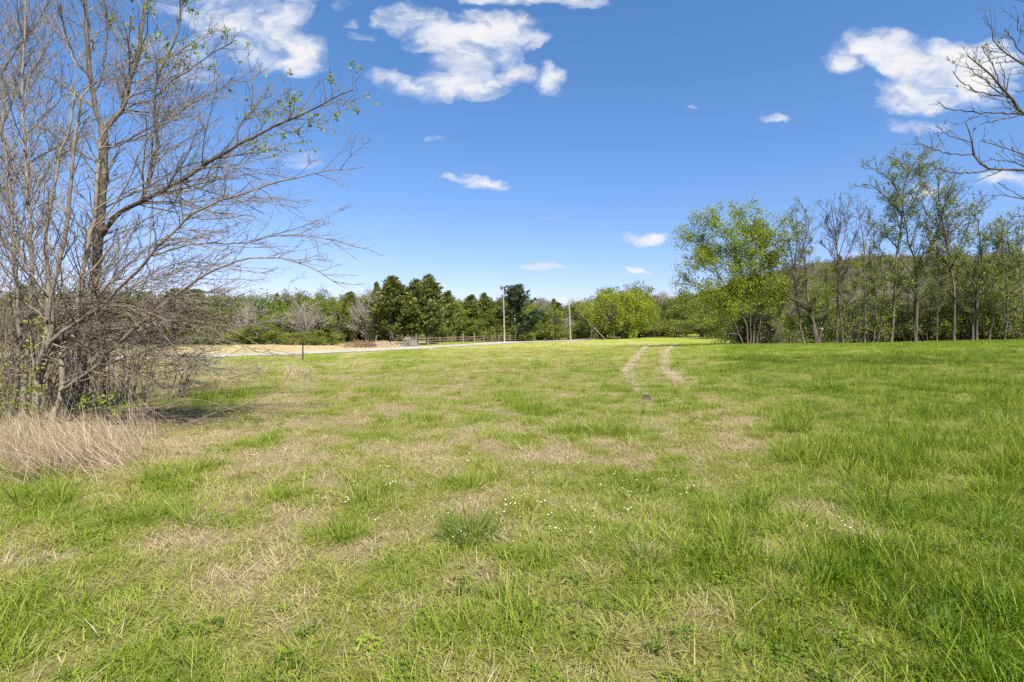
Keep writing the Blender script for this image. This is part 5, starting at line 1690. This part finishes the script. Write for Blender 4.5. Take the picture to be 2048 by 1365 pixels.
def brush_pile():
    r = np.random.default_rng(41)
    for (px, Y, w, h, lab, mt, nm) in [(716, 77, 2.4, 1.25, 'rust-brown brush pile heaped beside the lane under the silver-grey tree', bark_mat('brush_brown', (.10, .06, .035), (.25, .155, .09), 3, 0), 'brush_pile'),
                                       (742, 79, .9, .8, 'smaller brown heap of brush just right of the rust-brown pile', bark_mat('brush_brown_pale', (.13, .085, .05), (.28, .18, .11), 3, 0), 'brush_pile'),
                                       (772, 81, 2.6, .95, 'mound of pale straw-coloured dead stalks under the cone-shaped cedar', bark_mat('straw_mound', (.36, .28, .18), (.54, .44, .29), 3, 0), 'straw_mound'),
                                       (818, 82, 1.5, 2.0, 'grey-brown bare bush at the first fence post', M_twig_grey, 'bare_bush')]:
        x = (px - 1024) * Y / F; b = np.array([x, Y, g1(x, Y)])
        root = thing(nm, lab, 'brush', b)
        n = 260
        a = r.uniform(0, 2 * PI, n); q = np.sqrt(r.uniform(0, 1, n))
        hz_ = h * (1 - q ** 2)
        st = np.stack([np.cos(a) * q * w, np.sin(a) * q * w * .7, hz_ * r.uniform(0, .9, n)], 1)
        d = nrm(r.normal(size=(n, 3)) * [1, 1, .5] + [0, 0, .25])
        ln = r.uniform(.4, 1.1, n)[:, None]
        P = np.stack([st - d * ln * .4, st + r.normal(0, .05, (n, 3)), st + d * ln * .6], 1)
        P[:, :, 2] = np.maximum(P[:, :, 2], .0)
        bag = Bag(); bag.tubes(P, np.full((n, 3), .022), 3)
        P2, R2 = grow(P, np.full((n, 3), .018), 2.5, .1, 1, .45, .5, n=4, rmin=.012, r=r)
        bag.tubes(P2, R2, 3)
        link('sticks', bag.mesh('sticks', mt), root, None, kind='stuff')


brush_pile()


def tufts():
    r = np.random.default_rng(55)
    T = [(938, 1078, .34, .30, 210, 'large dark green tussock of fine grass standing alone in the middle of the field'),
         (1760, 1030, .30, .42, 170, 'broad leaning grass tussock on the lush side of the field'),
         (1510, 1020, .18, .22, 120, 'round dark green grass tussock beside a straw patch'),
         (1290, 1130, .20, .30, 120, 'loose upright tussock left of the leaning long grass'),
         (395, 1052, .24, .36, 150, 'upright bright green tussock at the edge of the mown strip'),
         (300, 1035, .18, .30, 100, 'blue-green fine tussock just left of the bright upright one'),
         (45, 1010, .25, .34, 140, 'blue-green tussock below the dead grass at the picture edge'),
         (1960, 1060, .26, .45, 150, 'long arching grass tussock near the right edge of the picture'),
         (690, 1075, .18, .30, 90, 'tall thin tussock between the bright upright one and the lone dark tussock'),
         (1255, 1000, .12, .16, 70, 'small neat tussock behind the straw patch near the wheel tracks'),
         (1480, 1130, .22, .32, 120, 'yellow-green tussock in front of the round dark one'),
         (810, 840, .2, .22, 90, 'green tussock on the dry band beyond the lone dark tussock')]
    for (px, py, rad, h, n, lab) in T:
        gx, gy = ground_at(px, py)
        V, Q, Tt, rnd = blades(int(n * (1.9 if 'alone' in lab else 1.1)), rad * .55, (h * .5, h * 1.0), (.004, .007), (5, 66), r, .55, segs=(0, .3, .6, .85))
        tint = np.clip(rnd * .8 - (.25 if 'dark' in lab else 0) + (.3 if 'bright' in lab or 'yellow' in lab else 0), 0, 1)
        root = thing('grass_tuft', lab, 'grass tuft', (gx, gy, g1(gx, gy)), 'grass tussocks in the field')
        me = mesh_np('blades', V, [Q, Tt], M_tuft, False, {'tint': ('FLOAT', tint)})
        link('blades', me, root, None, kind='stuff')


tufts()
for o_ in list(bpy.data.objects):
    if o_.name.split('.')[0] == 'twigs':
        o_['kind'] = 'stuff'
